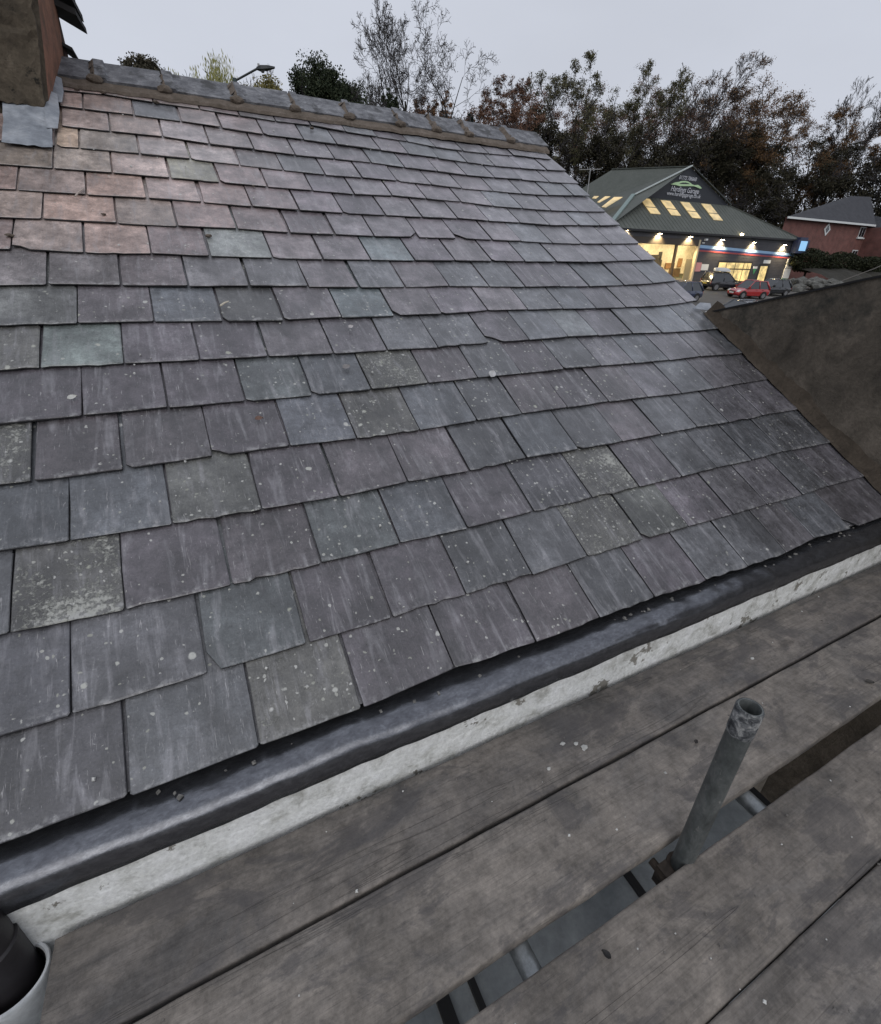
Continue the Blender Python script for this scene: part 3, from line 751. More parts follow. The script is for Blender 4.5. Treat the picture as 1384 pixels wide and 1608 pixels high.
def lead_gutter():
    n_ = 300; x0, x1 = -1.6, U_END - .012
    prof = [(.985, -1.093), (.945, -1.093), (.91, -1.0915), (.890, -1.0895), (.873, -1.0885), (.858, -1.0885), (.845, -1.090), (.833, -1.094), (.8225, -1.100), (.8155, -1.111), (.813, -1.126), (.8135, -1.146), (.8155, -1.170), (.824, -1.174)]
    vs = []
    for j in range(n_ + 1):
        x = x0 + (x1 - x0) * j / n_
        a = .008 * mnoise.noise(Vector((x * 3.1, 0, 0))) + .004 * mnoise.noise(Vector((x * 9, 2, 0)))
        c = .006 * mnoise.noise(Vector((x * 2.3, 5, 0))) + .0025 * mnoise.noise(Vector((x * 14, 6, 0)))
        e = .008 * mnoise.noise(Vector((x * 4.7, 9, 0))) + .004 * mnoise.noise(Vector((x * 15, 8, 0)))
        lap = .0035 if (x % 1.31) < .66 else 0.0
        for q, (y, z) in enumerate(prof):
            f = 1.0 if 3 <= q <= 9 else .4
            dd = .004 * mnoise.noise(Vector((x * 16, y * 40, 3))) if q <= 6 else .0012 * mnoise.noise(Vector((x * 18, z * 30, 3)))
            vs.append((x, y + c * f - lap, ZC + z + a * f + dd + lap + (e if q >= 11 else 0)))
    k = len(prof)
    fs = [(j*k+q, (j+1)*k+q, (j+1)*k+q+1, j*k+q+1) for j in range(n_) for q in range(k-1)]
    o = H(mesh_obj('lead_gutter', vs, fs, M['lead'], smooth=True))
    # bits of slate and grit lying in the gutter
    r = random.Random(9)
    b = MB()
    for _ in range(46):
        x = r.uniform(-.3, 2.9); y = r.uniform(.862, .90); s_ = r.uniform(.003, .010)
        z = ZC - 1.0895 + r.uniform(0, .003); a = r.uniform(0, 6.3); h = s_ * r.uniform(.3, .6)
        ring = [(x + math.cos(a + i*1.57 + r.uniform(-.4, .4)) * s_ * r.uniform(.6, 1.3), y + math.sin(a + i*1.57) * s_) for i in range(4)]
        b.add([(p_[0], p_[1], z) for p_ in ring] + [(x + (p_[0]-x)*.7, y + (p_[1]-y)*.7, z + h) for p_ in ring], [(4, 5, 6, 7)] + [(i, (i+1) % 4, 4+(i+1) % 4, 4+i) for i in range(4)])
    q = H(b.build('gutter_grit', mottled('slate grit', [(.3, (.05, .05, .05)), (.7, (.28, .27, .25))], 60.0, 3.0, .9, 0)))
    tag(q, kind='stuff')
    # timber tilting fillet in the dark behind the tails
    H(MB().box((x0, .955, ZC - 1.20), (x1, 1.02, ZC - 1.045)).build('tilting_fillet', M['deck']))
lead_gutter()

def chimney():
    ch = empty('chimney')
    H(ch)
    zb = .35
    def sec(z):                              # the old stack leans a little towards the verge
        k = (z - .73)
        return (-1.25, -.442 + .17 * k)
    zs = [zb, .73, .95, 1.2, 1.6, 2.1]
    yf, yb = 3.80, 4.44
    vs = []
    for z in zs:
        l, r_ = sec(z)
        bulge = .012 * math.sin(z * 7)
        vs += [(l, yf, ZC + z), (r_ - .03, yf - .004, ZC + z), (r_ + bulge * .5, yf + .03, ZC + z), (r_ + bulge, yb, ZC + z), (l, yb, ZC + z)]
    fs, mi = [], []
    for j in range(len(zs) - 1):
        for q in range(5):
            fs.append((j*5+q, j*5+(q+1) % 5, (j+1)*5+(q+1) % 5, (j+1)*5+q)); mi.append(1 if q == 2 else 0)
    fs.append(tuple(range((len(zs)-1)*5, len(zs)*5))); mi.append(0)
    o = mesh_obj('stack', vs, fs, [M['chimrender'], M['chimbrick']], ch, midx=mi)
    # render coat on the front, broken edge at its foot and along its side
    r = random.Random(3); nx_, nz2 = 40, 46
    vs = []
    for q in range(nz2 + 1):
        for j in range(nx_ + 1):
            fx, fz = j / nx_, q / nz2
            z = .745 + (2.05 - .745) * fz + (r.uniform(-.008, .008) if q == 0 else 0)
            x = -1.25 + .80 * fx + .17 * (z - .745) * fx + (r.uniform(-.012, .004) if j == nx_ else 0)
            d = .022 + .012 * mnoise.noise(Vector((x * 6, z * 6, 0))) + .008 * mnoise.noise(Vector((x * 17, z * 17, 4))) + .004 * mnoise.noise(Vector((x * 45, z * 45, 8)))
            if abs(z - 1.02 - .03 * math.sin(x * 9)) < .012: d -= .010
            vs.append((x, yf - max(d, .006), ZC + z))
    k = nx_ + 1
    fs = [(q*k+j, q*k+j+1, (q+1)*k+j+1, (q+1)*k+j) for q in range(nz2) for j in range(nx_)]
    e0 = len(vs)
    vs += [(v[0], yf + .01, v[2]) for v in vs[:k]] + [(vs[q*k+nx_][0], yf + .02, vs[q*k+nx_][2]) for q in range(nz2 + 1)]
    fs += [(e0+j, e0+j+1, j+1, j) for j in range(nx_)] + [(q*k+nx_, e0+k+q, e0+k+q+1, (q+1)*k+nx_) for q in range(nz2)]
    mesh_obj('render_coat', vs, fs, M['chimrender'], ch)
    # lead apron: upstand and dressed-down skirt, with a rolled corner
    b = MB(); nx, ny = 14, 10
    vs = []
    for j in range(ny + 1):
        for i in range(nx + 1):
            u = -.632 + .20 * i / nx; v = 3.235 + .40 * j / ny
            wv = .005 * mnoise.noise(Vector((u * 18, v * 14, 0))) + .003 * mnoise.noise(Vector((u * 50, v * 40, 2)))
            h = .012 + wv + (.022 if j > 6 else .0) * (j - 6) / 4 - (.004 if j == 0 else 0)
            vs.append(rp(u + .004 * mnoise.noise(Vector((v * 20, 0, 1))), v + (.006 * mnoise.noise(Vector((u * 25, 0, 4))) if j == 0 else 0), h))
    fs = [(j*(nx+1)+i, j*(nx+1)+i+1, (j+1)*(nx+1)+i+1, (j+1)*(nx+1)+i) for j in range(ny) for i in range(nx)]
    ap = mesh_obj('lead_apron', vs, fs, M['flash'], ch, smooth=True)
    # step flashing up the right-hand side
    for (va, vb, ua, ub) in ((3.42, 3.80, -.455, -.395), (3.74, 4.02, -.445, -.372)):
        q = [rp(ua, va, .014), rp(ub - .012, va + .012, .013), rp(ub, (va+vb)/2, .018), rp(ub - .004, vb, .03), rp(ua, vb, .05)]
        MB().slab(q, RN, .003).build('step_flashing', M['flash'], ch)
    # things on the far corner: aerial mast, bracket and broken tile creasing
    b = MB()
    b.tube([(-.36, 4.47, ZC + .95), (-.315, 4.47, ZC + 2.6)], .014, 8)
    b.build('aerial_mast', simple('rusty mast', (.06, .035, .03), .7), ch)
    for (y, z, dx, dy, dz) in ((4.46, 1.42, .15, .13, .035), (4.47, 1.36, .17, .10, .03), (4.45, 1.72, .12, .2, .06), (4.47, 1.20, .10, .06, .016), (4.47, 1.13, .11, .05, .014), (4.46, 1.48, .11, .12, .04)):
        x0 = -.44 + .17 * (z - .73)
        MB().slab([(x0 - .03, y - dy, ZC + z), (x0 + dx*.55, y - dy*.7, ZC + z - .03), (x0 + dx*.7, y + dy, ZC + z - .06), (x0 - .02, y + dy, ZC + z)], (0, 0, 1), dz).build('creasing_tile', simple('sooty tile', (.018, .016, .016), .8), ch)
chimney()

# ------------------------------------------------------------------ neighbouring rendered wall on the right
def side_wall():
    w = empty('rendered_wall', (3.25, 1.2, 0))
    tag(w, 'dark brown cement rendered wall with raking top, rising beside the right end of the slates', 'wall')
    X0 = 3.105
    def top(y): return ZC - .222 + (2.24 - y) * .256
    ny, nz_ = 60, 34
    vs = []
    ys = [2.30 - (2.30 + 1.2) * j / ny for j in range(ny + 1)]
    for y in ys:
        for q in range(nz_ + 1):
            z = (ZC - 1.9) + (top(y) - (ZC - 1.9)) * q / nz_
            d = .012 * mnoise.noise(Vector((y * 3, z * 3, 0))) + .006 * mnoise.noise(Vector((y * 11, z * 11, 3))) + .003 * mnoise.noise(Vector((y * 34, z * 34, 6)))
            vs.append((X0 - d, y, z))
    k = nz_ + 1
    fs = [(j*k+q, (j+1)*k+q, (j+1)*k+q+1, j*k+q+1) for j in range(ny) for q in range(nz_)]
    inv = Matrix.Translation(-Vector(w.location))
    def W(o): o.parent = w; o.matrix_parent_inverse = inv; return o
    W(mesh_obj('render_face', vs, fs, M['render'], smooth=True))
    core = MB()
    core.slab([(X0 + .02, 2.28, 0), (X0 + .02, -1.18, 0), (X0 + .02, -1.18, top(-1.18) - .01), (X0 + .02, 2.28, top(2.28) - .01)], (1, 0, 0), .26)
    W(core.build('wall_core', M['render']))
    # torn black felt strip along the raking top
    b = MB(); n_ = 60; vs = []
    r = random.Random(2)
    for j in range(n_ + 1):
        y = 2.27 - (2.27 + 1.18) * j / n_
        e = .006 * mnoise.noise(Vector((y * 8, 0, 0))) + .003 * mnoise.noise(Vector((y * 30, 1, 0)))
        vs += [(X0 - .012, y, top(y) - .005 + e * .7), (X0 - .015, y, top(y) + .006 + e * .3), (X0 + .28, y, top(y) + .010)]
    fs = [(j*3+q, (j+1)*3+q, (j+1)*3+q+1, j*3+q+1) for j in range(n_) for q in range(2)]
    W(mesh_obj('felt_strip', vs, fs, M['black']))
    # lead tongue where the felt meets the slates
    q = [rp(2.985, 1.835, .012), rp(3.13, 1.80, .018), rp(3.16, 1.86, .03), rp(3.09, 1.885, .02)]
    W(MB().slab(q, RN, .003).build('lead_tongue', M['flash']))
    # cement fillet along the slates
    vs = []; n_ = 110
    for j in range(n_ + 1):
        v = .14 + (1.80 - .14) * j / n_
        e = .016 * mnoise.noise(Vector((v * 8, 0, 0))) + .008 * mnoise.noise(Vector((v * 27, 4, 0)))
        vs += [rp(3.066 + e, v, .001), rp(3.078 + e, v, .012), rp(3.098, v, .05 + e), rp(3.109, v, .085 + .02 * mnoise.noise(Vector((v * 6, 9, 0))))]
    fs = [(j*4+q, (j+1)*4+q, (j+1)*4+q+1, j*4+q+1) for j in range(n_) for q in range(3)]
    W(mesh_obj('cement_fillet', vs, fs, M['fillet']))
side_wall()

# thin cable rising from the felt edge
p0, p1 = on_x(1322, 441, 3.13), Vector((3.6, 1.25, ZC + .30))
cb = MB().tube([p0 + (p1 - p0) * t + Vector((0, 0, -.03 * math.sin(math.pi * t))) for t in (0, .25, .5, .75, 1)], .0022, 6).build('cable', simple('grey cable', (.12, .11, .10), .7))
tag(cb, 'thin grey cable slanting up from the black felt edge of the rendered wall', 'cable')

# ------------------------------------------------------------------ scaffold
def board(x0, x1, y0, y1, seed, tint, label, dz=0.0):
    t = .038; r = .006
    n_ = 90
    prof = [(y0 + .002, -t), (y0, -t + r), (y0, -r), (y0 + r * .3, -r * .3), (y0 + r, 0), (y0 + (y1-y0) * .25, .0008), (y0 + (y1-y0) * .5, .0012), (y0 + (y1-y0) * .75, .0008), (y1 - r, 0), (y1 - r * .3, -r * .3), (y1, -r), (y1, -t + r), (y1 - .002, -t)]
    vs = []
    k = len(prof)
    for j in range(n_ + 1):
        x = x0 + (x1 - x0) * j / n_
        s = seed * 7.7
        a = .0035 * mnoise.noise(Vector((x * 1.1, s, 0))); tw = .004 * mnoise.noise(Vector((x * .9, s, 5)))
        for q, (y, z) in enumerate(prof):
            e = .0022 * mnoise.noise(Vector((x * 6, s, 2 if q < 6 else 3))) + .001 * mnoise.noise(Vector((x * 30, s, 4 if q < 6 else 6)))
            yy = y + (e if q <= 4 or q >= 8 else 0)
            f = (y - y0) / (y1 - y0) - .5
            vs.append((x, yy, z + a + tw * f))
    fs = [(j*k+q, (j+1)*k+q, (j+1)*k+(q+1) % k, j*k+(q+1) % k) for j in range(n_) for q in range(k)]
    fs += [tuple(range(k)), tuple(range(n_*k, (n_+1)*k))[::-1]]
    off = Vector(((x0+x1)/2, (y0+y1)/2, 0))
    o = mesh_obj('scaffold_board', [Vector(v) - off for v in vs], fs, M['board'])
    smooth_by_angle(o, 50)
    o.location = (off.x, off.y, Z_BOARD + dz)
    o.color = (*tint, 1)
    tag(o, label, 'board', 'scaffold boards side by side')
    return o
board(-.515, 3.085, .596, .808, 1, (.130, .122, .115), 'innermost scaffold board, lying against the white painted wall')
board(-1.5, 3.085, .360, .586, 2, (.215, .196, .175), 'scaffold board between the innermost one and the wide gap with the upright tube', .001)
board(-1.5, 3.085, .0925, .302, 3, (.190, .172, .152), 'scaffold board on the near side of the wide gap with the tube', -.002)
board(-1.5, 3.085, -.135, .090, 4, (.205, .188, .17), 'scaffold board in the bottom right corner of the picture', .002)

def scaffold():
    s = empty('tube_scaffold', (.866, .32, 0))
    tag(s, 'galvanised scaffold tubes with the upright standing through the gap in the boards', 'scaffold')
    inv = Matrix.Translation(-Vector(s.location))
    def S(o): o.parent = s; o.matrix_parent_inverse = inv; return o
    # the upright, open at the top, belled collar
    b = MB(); R0, R1 = .0242, .0202; n_ = 40
    x, y = .866, .318; zt = ZC - .778
    rings = []
    for z, rr in ((.02, R0), (Z_BOARD - .2, R0), (zt - .075, R0), (zt - .071, R0 + .0012), (zt - .003, R0 + .0014), (zt, R0 - .001), (zt, R1), (zt - .004, R1 - .0008), (zt - .35, R1 - .001)):
        rings.append([(x + rr * math.cos(2*math.pi*i/n_) + .006*(z-Z_BOARD), y + rr * math.sin(2*math.pi*i/n_), z) for i in range(n_)])
    vs = [q for r_ in rings for q in r_]
    fs = [(j*n_+i, j*n_+(i+1) % n_, (j+1)*n_+(i+1) % n_, (j+1)*n_+i) for j in range(len(rings)-1) for i in range(n_)]
    o = mesh_obj('standard', vs, fs, M['steel']); smooth_by_angle(o, 40); S(o)
    cr = []
    for z, rr in ((zt - .074, R0 + .0002), (zt - .070, R0 + .0016), (zt - .004, R0 + .0018), (zt + .0008, R0 - .0008)):
        cr.append([(x + (rr + .0006 * mnoise.noise(Vector((i * .7, z * 90, 0)))) * math.cos(2*math.pi*i/n_) + .006*(z-Z_BOARD), y + rr * math.sin(2*math.pi*i/n_), z) for i in range(n_)])
    o = mesh_obj('tube_end', [q for r_ in cr for q in r_], [(j*n_+i, j*n_+(i+1) % n_, (j+1)*n_+(i+1) % n_, (j+1)*n_+i) for j in range(3) for i in range(n_)], M['collar']); smooth_by_angle(o, 40); S(o)
    zt_ = Z_BOARD - .038 - .0245
    for xx in (.398, 1.192, 2.35, -.45):
        q = MB().tube([(xx, -.75, zt_), (xx, .79, zt_)], .0242, 24).build('transom', M['steelbright']); smooth_by_angle(q, 40); S(q)
    q = MB().tube([(-1.5, .262, zt_ - .05), (3.05, .262, zt_ - .05)], .0242, 20).build('ledger', M['steel']); smooth_by_angle(q, 40); S(q)
    q = MB().tube([(-1.5, -.62, zt_ - .05), (3.05, -.62, zt_ - .05)], .0242, 20).build('ledger', M['steel']); smooth_by_angle(q, 40); S(q)
    q = MB().tube([(.866, -.62, .02), (.866, -.62, ZC + .2)], .0242, 20).build('standard', M['steel']); smooth_by_angle(q, 40); S(q)
    # coupler gripping the upright just below the boards
    c = MB()
    c.tube([(x, y, Z_BOARD - .125), (x, y, Z_BOARD - .055)], .034, 16)
    c.box((x - .058, y - .022, Z_BOARD - .115), (x - .028, y + .026, Z_BOARD - .05))
    c.tube([(x - .05, y - .04, Z_BOARD - .07), (x - .05, y + .045, Z_BOARD - .07)], .011, 8)
    for dz in (-.105, -.075): c.tube([(x - .045, y - .05, Z_BOARD + dz), (x - .045, y - .02, Z_BOARD + dz)], .007, 6)
    S(c.build('coupler', M['coupler']))
scaffold()

# lean-to roof of clouded sheets below the boards
def leanto():
    t = empty('lean_to_roof', (.4, 0.1, 0))
    tag(t, 'pale grey sheet roof with dark glazing bars, seen through the gap below the boards', 'lean-to')
    inv = Matrix.Translation(-Vector(t.location))
    def L(o): o.parent = t; o.matrix_parent_inverse = inv; return o
    z = ZC - 2.0
    bars = [-1.0, -.40, .30, .40, 1.07, 1.79]
    ws = [.03, .03, .040, .02, .025, .05]
    for i in range(len(bars) - 1):
        a, b_ = bars[i] + ws[i] / 2 + .002, bars[i+1] - ws[i+1] / 2 - .002
        L(MB().slab([(a, -1.9, z - .10), (b_, -1.9, z - .10), (b_, .80, z), (a, .80, z)], (0, 0, 1), .01).build('roof_sheet', M['polyc']))
    for x, w_ in zip(bars, ws):
        L(MB().slab([(x - w_/2, -1.9, z - .095), (x + w_/2, -1.9, z - .095), (x + w_/2, .80, z + .005), (x - w_/2, .80, z + .005)], (0, 0, 1), .022).build('glazing_bar', M['bar']))
    L(MB().box((-1.05, -1.85, .02), (-.98, -1.80, z - .105)).box((1.76, -1.85, .02), (1.82, -1.80, z - .105)).build('post', M['bar']))
leanto()

# hopper and spout at the bottom left
def hopper():
    t = empty('rainwater_hopper', (-.625, .735, 0))
    tag(t, 'pale round rainwater hopper with a black iron spout curving into it, bottom left corner', 'hopper')
    inv = Matrix.Translation(-Vector(t.location))
    def L(o): o.parent = t; o.matrix_parent_inverse = inv; return o
    cx_, cy_ = -.602, .778; n_ = 48
    zt = Z_BOARD - .015
    rings = []
    for z, rr in ((0.03, .035), (zt - .42, .035), (zt - .30, .062), (zt - .03, .072), (zt - .004, .078), (zt, .076), (zt, .071), (zt - .006, .068), (zt - .27, .060), (zt - .31, .02)):
        rings.append([(cx_ + rr * math.cos(2*math.pi*i/n_), cy_ + rr * .84 * math.sin(2*math.pi*i/n_), z) for i in range(n_)])
    vs = [q for r_ in rings for q in r_]
    fs = [(j*n_+i, j*n_+(i+1) % n_, (j+1)*n_+(i+1) % n_, (j+1)*n_+i) for j in range(len(rings)-1) for i in range(n_)]
    mi = [1 if j >= 7 else 0 for j in range(len(rings)-1) for i in range(n_)]
    o = mesh_obj('hopper_head', vs, fs, [M['pipe'], M['soot']], midx=mi); smooth_by_angle(o, 40); L(o)
    # stub of black iron pipe with a rounded sooty head, set against the wall
    zt2 = ZC - 1.106
    pts, rads = [], []
    for i in range(9):
        a = math.pi / 2 * (1 - i / 8)
        pts.append((-.606, .800, zt2 - .045 + .045 * math.sin(a))); rads.append(max(.047 * math.cos(a) ** .7, .004))
    pts += [(-.606, .800, zt2 - .09), (-.606, .799, zt2 - .11), (-.606, .798, zt2 - .112), (-.606, .796, Z_BOARD - .10), (-.606, .79, Z_BOARD - .24)]; rads += [.0475, .047, .052, .051, .05]
    o = MB().tube(pts, rads, 32).build('spout', M['soot']); smooth_by_angle(o, 40); L(o)
hopper()

# ------------------------------------------------------------------ background materials
M['clad'] = mottled('dark wall cladding', [(.3, (.035, .036, .044)), (.7, (.055, .056, .066))], 1.2, 5.0, .6, .002, 20.0, .4)
M['groof'] = mottled('green profiled roofing', [(.3, (.075, .084, .074)), (.7, (.105, .114, .102))], .8, 6.0, .65, .004, 9.0, .35)
M['barge'] = simple('pale barge board', (.42, .46, .45), .6)
M['signback'] = simple('sign board', (.012, .015, .022), .5)
M['signgreen'] = simple('pale green sign paint', (.42, .60, .36), .6)
M['signwhite'] = simple('sign lettering', (.52, .54, .60), .6)
M['rooflight'] = simple('lit rooflight', (.5, .42, .25), .5, emit=(1.0, .70, .30), estr=.5, var=.0)
M['lamp'] = simple('lamp lens', (1, 1, 1), .4, emit=(1.0, .80, .48), estr=45.0)
M['inner'] = simple('workshop wall', (.70, .64, .50), .7, emit=(1.0, .78, .42), estr=.0)
M['tubelight'] = simple('strip light', (1, 1, 1), .4, emit=(1.0, .82, .52), estr=110.0)
M['litpane'] = simple('lit window pane', (.3, .26, .15), .25, emit=(1.0, .72, .26), estr=.85)
def uneven(m, scale, lo, hi):
    n, l = m.node_tree.nodes, m.node_tree.links; b = n['Principled BSDF']; e = b.inputs['Emission Strength'].default_value
    tc = N(n, 'ShaderNodeTexCoord'); nz = N(n, 'ShaderNodeTexNoise', inp={'Scale': scale, 'Detail': 4.0}); l.new(tc.outputs['Object'], nz.inputs['Vector'])
    r = ramp(n, [(.35, g(lo)), (.65, g(hi))]); l.new(nz.outputs['Fac'], r.inputs['Fac'])
    l.new(math_(n, l, 'MULTIPLY', r.outputs['Color'], e), b.inputs['Emission Strength'])
uneven(M['rooflight'], 1.1, .45, 1.15); uneven(M['litpane'], 1.6, .35, 1.25)
M['stripeblue'] = simple('pale blue stripe', (.22, .36, .55), .5)
M['stripenavy'] = simple('navy stripe', (.02, .035, .12), .5)
M['stripered'] = simple('red stripe', (.30, .05, .05), .5)
M['whitepanel'] = simple('white panel', (.55, .57, .58), .5)
M['pinkpanel'] = simple('red and white notice', (.42, .20, .21), .5)
M['greenpanel'] = simple('green panel', (.05, .22, .09), .5)
M['navypanel'] = simple('navy sign box', (.02, .03, .07), .5)
M['bluelit'] = simple('lit blue sign', (.2, .4, .6), .4, emit=(.30, .58, .88), estr=.62)
M['frame'] = simple('black frame', (.010, .010, .011), .5)
M['brick'] = brick_material('red brick', (.175, .056, .046), (.135, .045, .040), (.14, .10, .085))
M['fascia'] = simple('white fascia', (.62, .64, .64), .5)
M['hroof'] = mottled('house roof slates', [(.3, (.020, .021, .026)), (.7, (.046, .047, .055))], 1.6, 6.0, .6, .006, 8.0)
M['glass'] = simple('dark glass', (.012, .015, .02), .08, spec=.8)
M['carglass'] = simple('car glass', (.02, .025, .03), .06, spec=.9)
M['tyre'] = simple('tyre', (.015, .015, .015), .8)
M['rim'] = simple('wheel rim', (.30, .30, .31), .35, .7)
M['bark'] = mottled('bark', [(.3, (.020, .018, .016)), (.7, (.045, .040, .036))], 6.0, 5.0, .95, 0)
M['bark2'] = simple('twig bark', (.045, .040, .040), .9)
M['stone'] = mottled('rubble stone', [(.3, (.05, .05, .046)), (.7, (.17, .17, .158))], 1.4, 5.0, .9, .01)

# ------------------------------------------------------------------ forecourt
def forecourt():
    xs = [26, 34, 42, 50, 58, 66, 76, 88]; ys = [17, 22, 28, 34, 41.0, 46]
    vs = [(x, y, ground_z(x, y) + .03) for y in ys for x in xs]
    k = len(xs)
    fs = [(j*k+i, j*k+i+1, (j+1)*k+i+1, (j+1)*k+i) for j in range(len(ys)-1) for i in range(k-1)]
    tag(mesh_obj('car_park', vs, fs, M['tarmac']), kind='structure')
    def line(x0, y0, x1, y1, w):
        d = Vector((x1-x0, y1-y0)); n_ = Vector((-d.y, d.x)).normalized() * w/2
        q = [(x0+n_.x, y0+n_.y), (x1+n_.x, y1+n_.y), (x1-n_.x, y1-n_.y), (x0-n_.x, y0-n_.y)]
        tag(mesh_obj('bay_marking', [(a, b, ground_z(a, b) + .036) for a, b in q], [(0, 1, 2, 3)], M['paintline']), kind='structure')
    line(44.2, 28.4, 52.0, 28.1, .16); line(50.5, 31.5, 50.8, 27.0, .14); line(45.0, 38.4, 56.0, 38.0, .14)
    line(50.2, 29.6, 57.0, 29.0, .14)
forecourt()

# ------------------------------------------------------------------ garage building
YG = 41.0
def garage():
    gx0, gx1 = 36.0, 70.2
    gz = ground_z(0, YG)
    T = empty('garage_building', (53, YG, gz))
    tag(T, 'dark grey garage workshop with green roof, lit open doorway and name sign in its gable', 'garage')
    inv = Matrix.Translation(-Vector(T.location))
    def G(o, p_=None):
        if p_ is None: o.parent = T; o.matrix_parent_inverse = inv
        else: o.parent = p_
        return o
    ze = ZC + 4.05
    dx0, dx1, dzt = 38.5, 52.25, ZC + 2.86          # workshop opening
    lint = ZC + 3.45
    # cladding boards: horizontal planks, each proud of the next
    b = MB()
    def wallpart(x0, x1, z0, z1):
        h = .30; z = z0; i = 0
        while z < z1 - .01:
            zz = min(z + h, z1)
            b.add([(x0, YG, z), (x1, YG, z), (x1, YG - .02, z + .012), (x0, YG - .02, z + .012), (x0, YG - .02, zz), (x1, YG - .02, zz), (x0, YG + .2, zz), (x1, YG + .2, zz)],
                  [(0, 1, 2, 3), (3, 2, 5, 4), (4, 5, 7, 6)])
            z = zz; i += 1
    wallpart(gx0, dx0, gz - .6, ze); wallpart(dx1, gx1, gz - 1.2, ze); wallpart(dx0, dx1, lint, ze)
    b.box((gx1 - .2, YG + .01, gz - 1.2), (gx1, 60, ze)); b.box((gx0, YG + .01, gz - .6), (gx0 + .2, 60, ze)); b.box((gx0, 59.8, gz - .6), (gx1, 60, ze))
    G(b.build('wall', M['clad']))
    # workshop interior
    r = MB()
    iz = gz + .02
    xr = 67.0
    r.poly([(gx0 + .3, 52, iz), (xr, 52, iz), (xr, 52, ze), (gx0 + .3, 52, ze)][::-1], 0)
    r.poly([(xr, YG + .2, iz), (xr, 52, iz), (xr, 52, ze), (xr, YG + .2, ze)], 0)
    r.poly([(gx0 + .3, YG + .2, iz), (gx0 + .3, 52, iz), (gx0 + .3, 52, ze), (gx0 + .3, YG + .2, ze)][::-1], 0)
    r.poly([(gx0 + .3, YG + .2, ze - .05), (xr, YG + .2, ze - .05), (xr, 52, ze - .05), (gx0 + .3, 52, ze - .05)], 0)
    r.poly([(gx0 + .3, YG, iz + .03), (xr, YG, iz + .03), (xr, 52, iz + .03), (gx0 + .3, 52, iz + .03)], 1)
    G(r.build('interior', [mottled('workshop wall', [(.3, (.55, .47, .33)), (.5, (.72, .66, .52)), (.7, (.80, .75, .62))], .5, 5.0, .7, 0), simple('workshop floor', (.25, .22, .17), .6)]))
    for yy in (43.6, 48.8):
        for xx in (43.5, 50.0, 56.5, 62.5):
            G(MB().box((xx - 1.0, yy - .09, ze - .55), (xx + 1.0, yy + .09, ze - .42)).build('strip_light', M['tubelight']))
    # goods inside: lift with a car body on it, bench, boards and shelving on the back wall
    eq = MB()
    eq.box((50.2, 46.2, iz), (50.5, 46.5, iz + 3.3)).box((52.6, 46.2, iz), (52.9, 46.5, iz + 3.3))
    eq.box((50.5, 45.4, iz + 1.5), (52.6, 47.6, iz + 1.64)).box((50.7, 45.6, iz + 1.75), (52.4, 47.5, iz + 2.45)).box((50.95, 45.9, iz + 2.45), (52.15, 47.2, iz + 2.95))
    G(eq.build('vehicle_lift', simple('workshop steel', (.05, .045, .04), .6)))
    G(MB().box((60.0, 50.9, iz), (64.5, 51.8, iz + 1.0)).box((57.4, 47.8, iz), (58.6, 48.6, iz + 1.6)).build('workbench', simple('bench timber', (.14, .09, .05), .7)))
    for (xa, xb, za, zb) in ((54.4, 55.6, 1.7, 2.5), (56.2, 57.6, 1.5, 2.6), (58.6, 59.4, 1.9, 2.7), (60.4, 62.2, 1.6, 2.3), (62.8, 63.6, 1.8, 2.9)):
        G(MB().box((xa, 51.85, iz + za), (xb, 51.93, iz + zb)).build('wall_board', simple('tool board', (.26, .14, .06), .7)))
    G(MB().box((54.2, 51.2, iz), (56.0, 51.84, iz + 1.3)).box((56.6, 51.4, iz), (57.9, 51.84, iz + 1.1)).build('shelving', simple('shelving', (.10, .08, .06), .7)))
    # door surround
    G(MB().box((dx0, YG - .06, dzt), (dx1 + .05, YG + .25, lint - .003)).build('shutter_box', simple('brown shutter box', (.035, .028, .022), .6)))
    G(MB().box((dx1 - .02, YG - .07, gz - .5), (dx1 + .24, YG + .3, lint)).build('door_jamb', simple('pale jamb', (.42, .36, .24), .6)))
    G(MB().box((48.85, YG - .02, gz), (49.10, YG + .2, dzt)).build('mullion', simple('mullion', (.05, .035, .022), .6)))
    G(MB().box((51.0, YG + .05, gz), (51.95, YG + .12, gz + 2.45)).build('side_panel', simple('side panel', (.24, .20, .11), .5)))
    # roof
    A = Vector((52.9, 44.8, ZC + 10.60)); B = Vector((50.3, 54.0, ZC + 11.4))
    GL = Vector((45.1, 44.8, ZC + 7.45)); GR = Vector((60.9, 44.8, ZC + 7.45))
    L0 = Vector((38.4, YG - .35, ZC + 4.05)); R0 = Vector((70.6, YG - .35, ZC + 4.05))
    BL = Vector((40.0, 62.0, ZC + 4.2)); BR = Vector((70.6, 62.0, ZC + 4.1))
    f = MB()
    n_hip = (GR - R0).cross(L0 - R0).normalized()
    # profiled sheeting: fine standing ribs on the front hip
    f.poly([L0, R0, GR, GL])
    G(f.build('roof_hip', M['groof']))
    G(MB().poly([A, B, BL, L0]).poly([A, L0, GL]).build('roof_left_slope', M['groof']))
    G(MB().poly([A, GR, R0, BR]).poly([A, BR, B]).poly([B, BR, BL]).build('roof_right_slope', M['groof']))
    def rib(a, b_, name, w, mat, up=(0, 0, 1)):
        d = (b_ - a).normalized(); s = d.cross(Vector(up)).normalized() * w; u = Vector(up) * w * .6
        G(MB().slab([a - s, b_ - s, b_ + s, a + s], up, w * .7).build(name, mat))
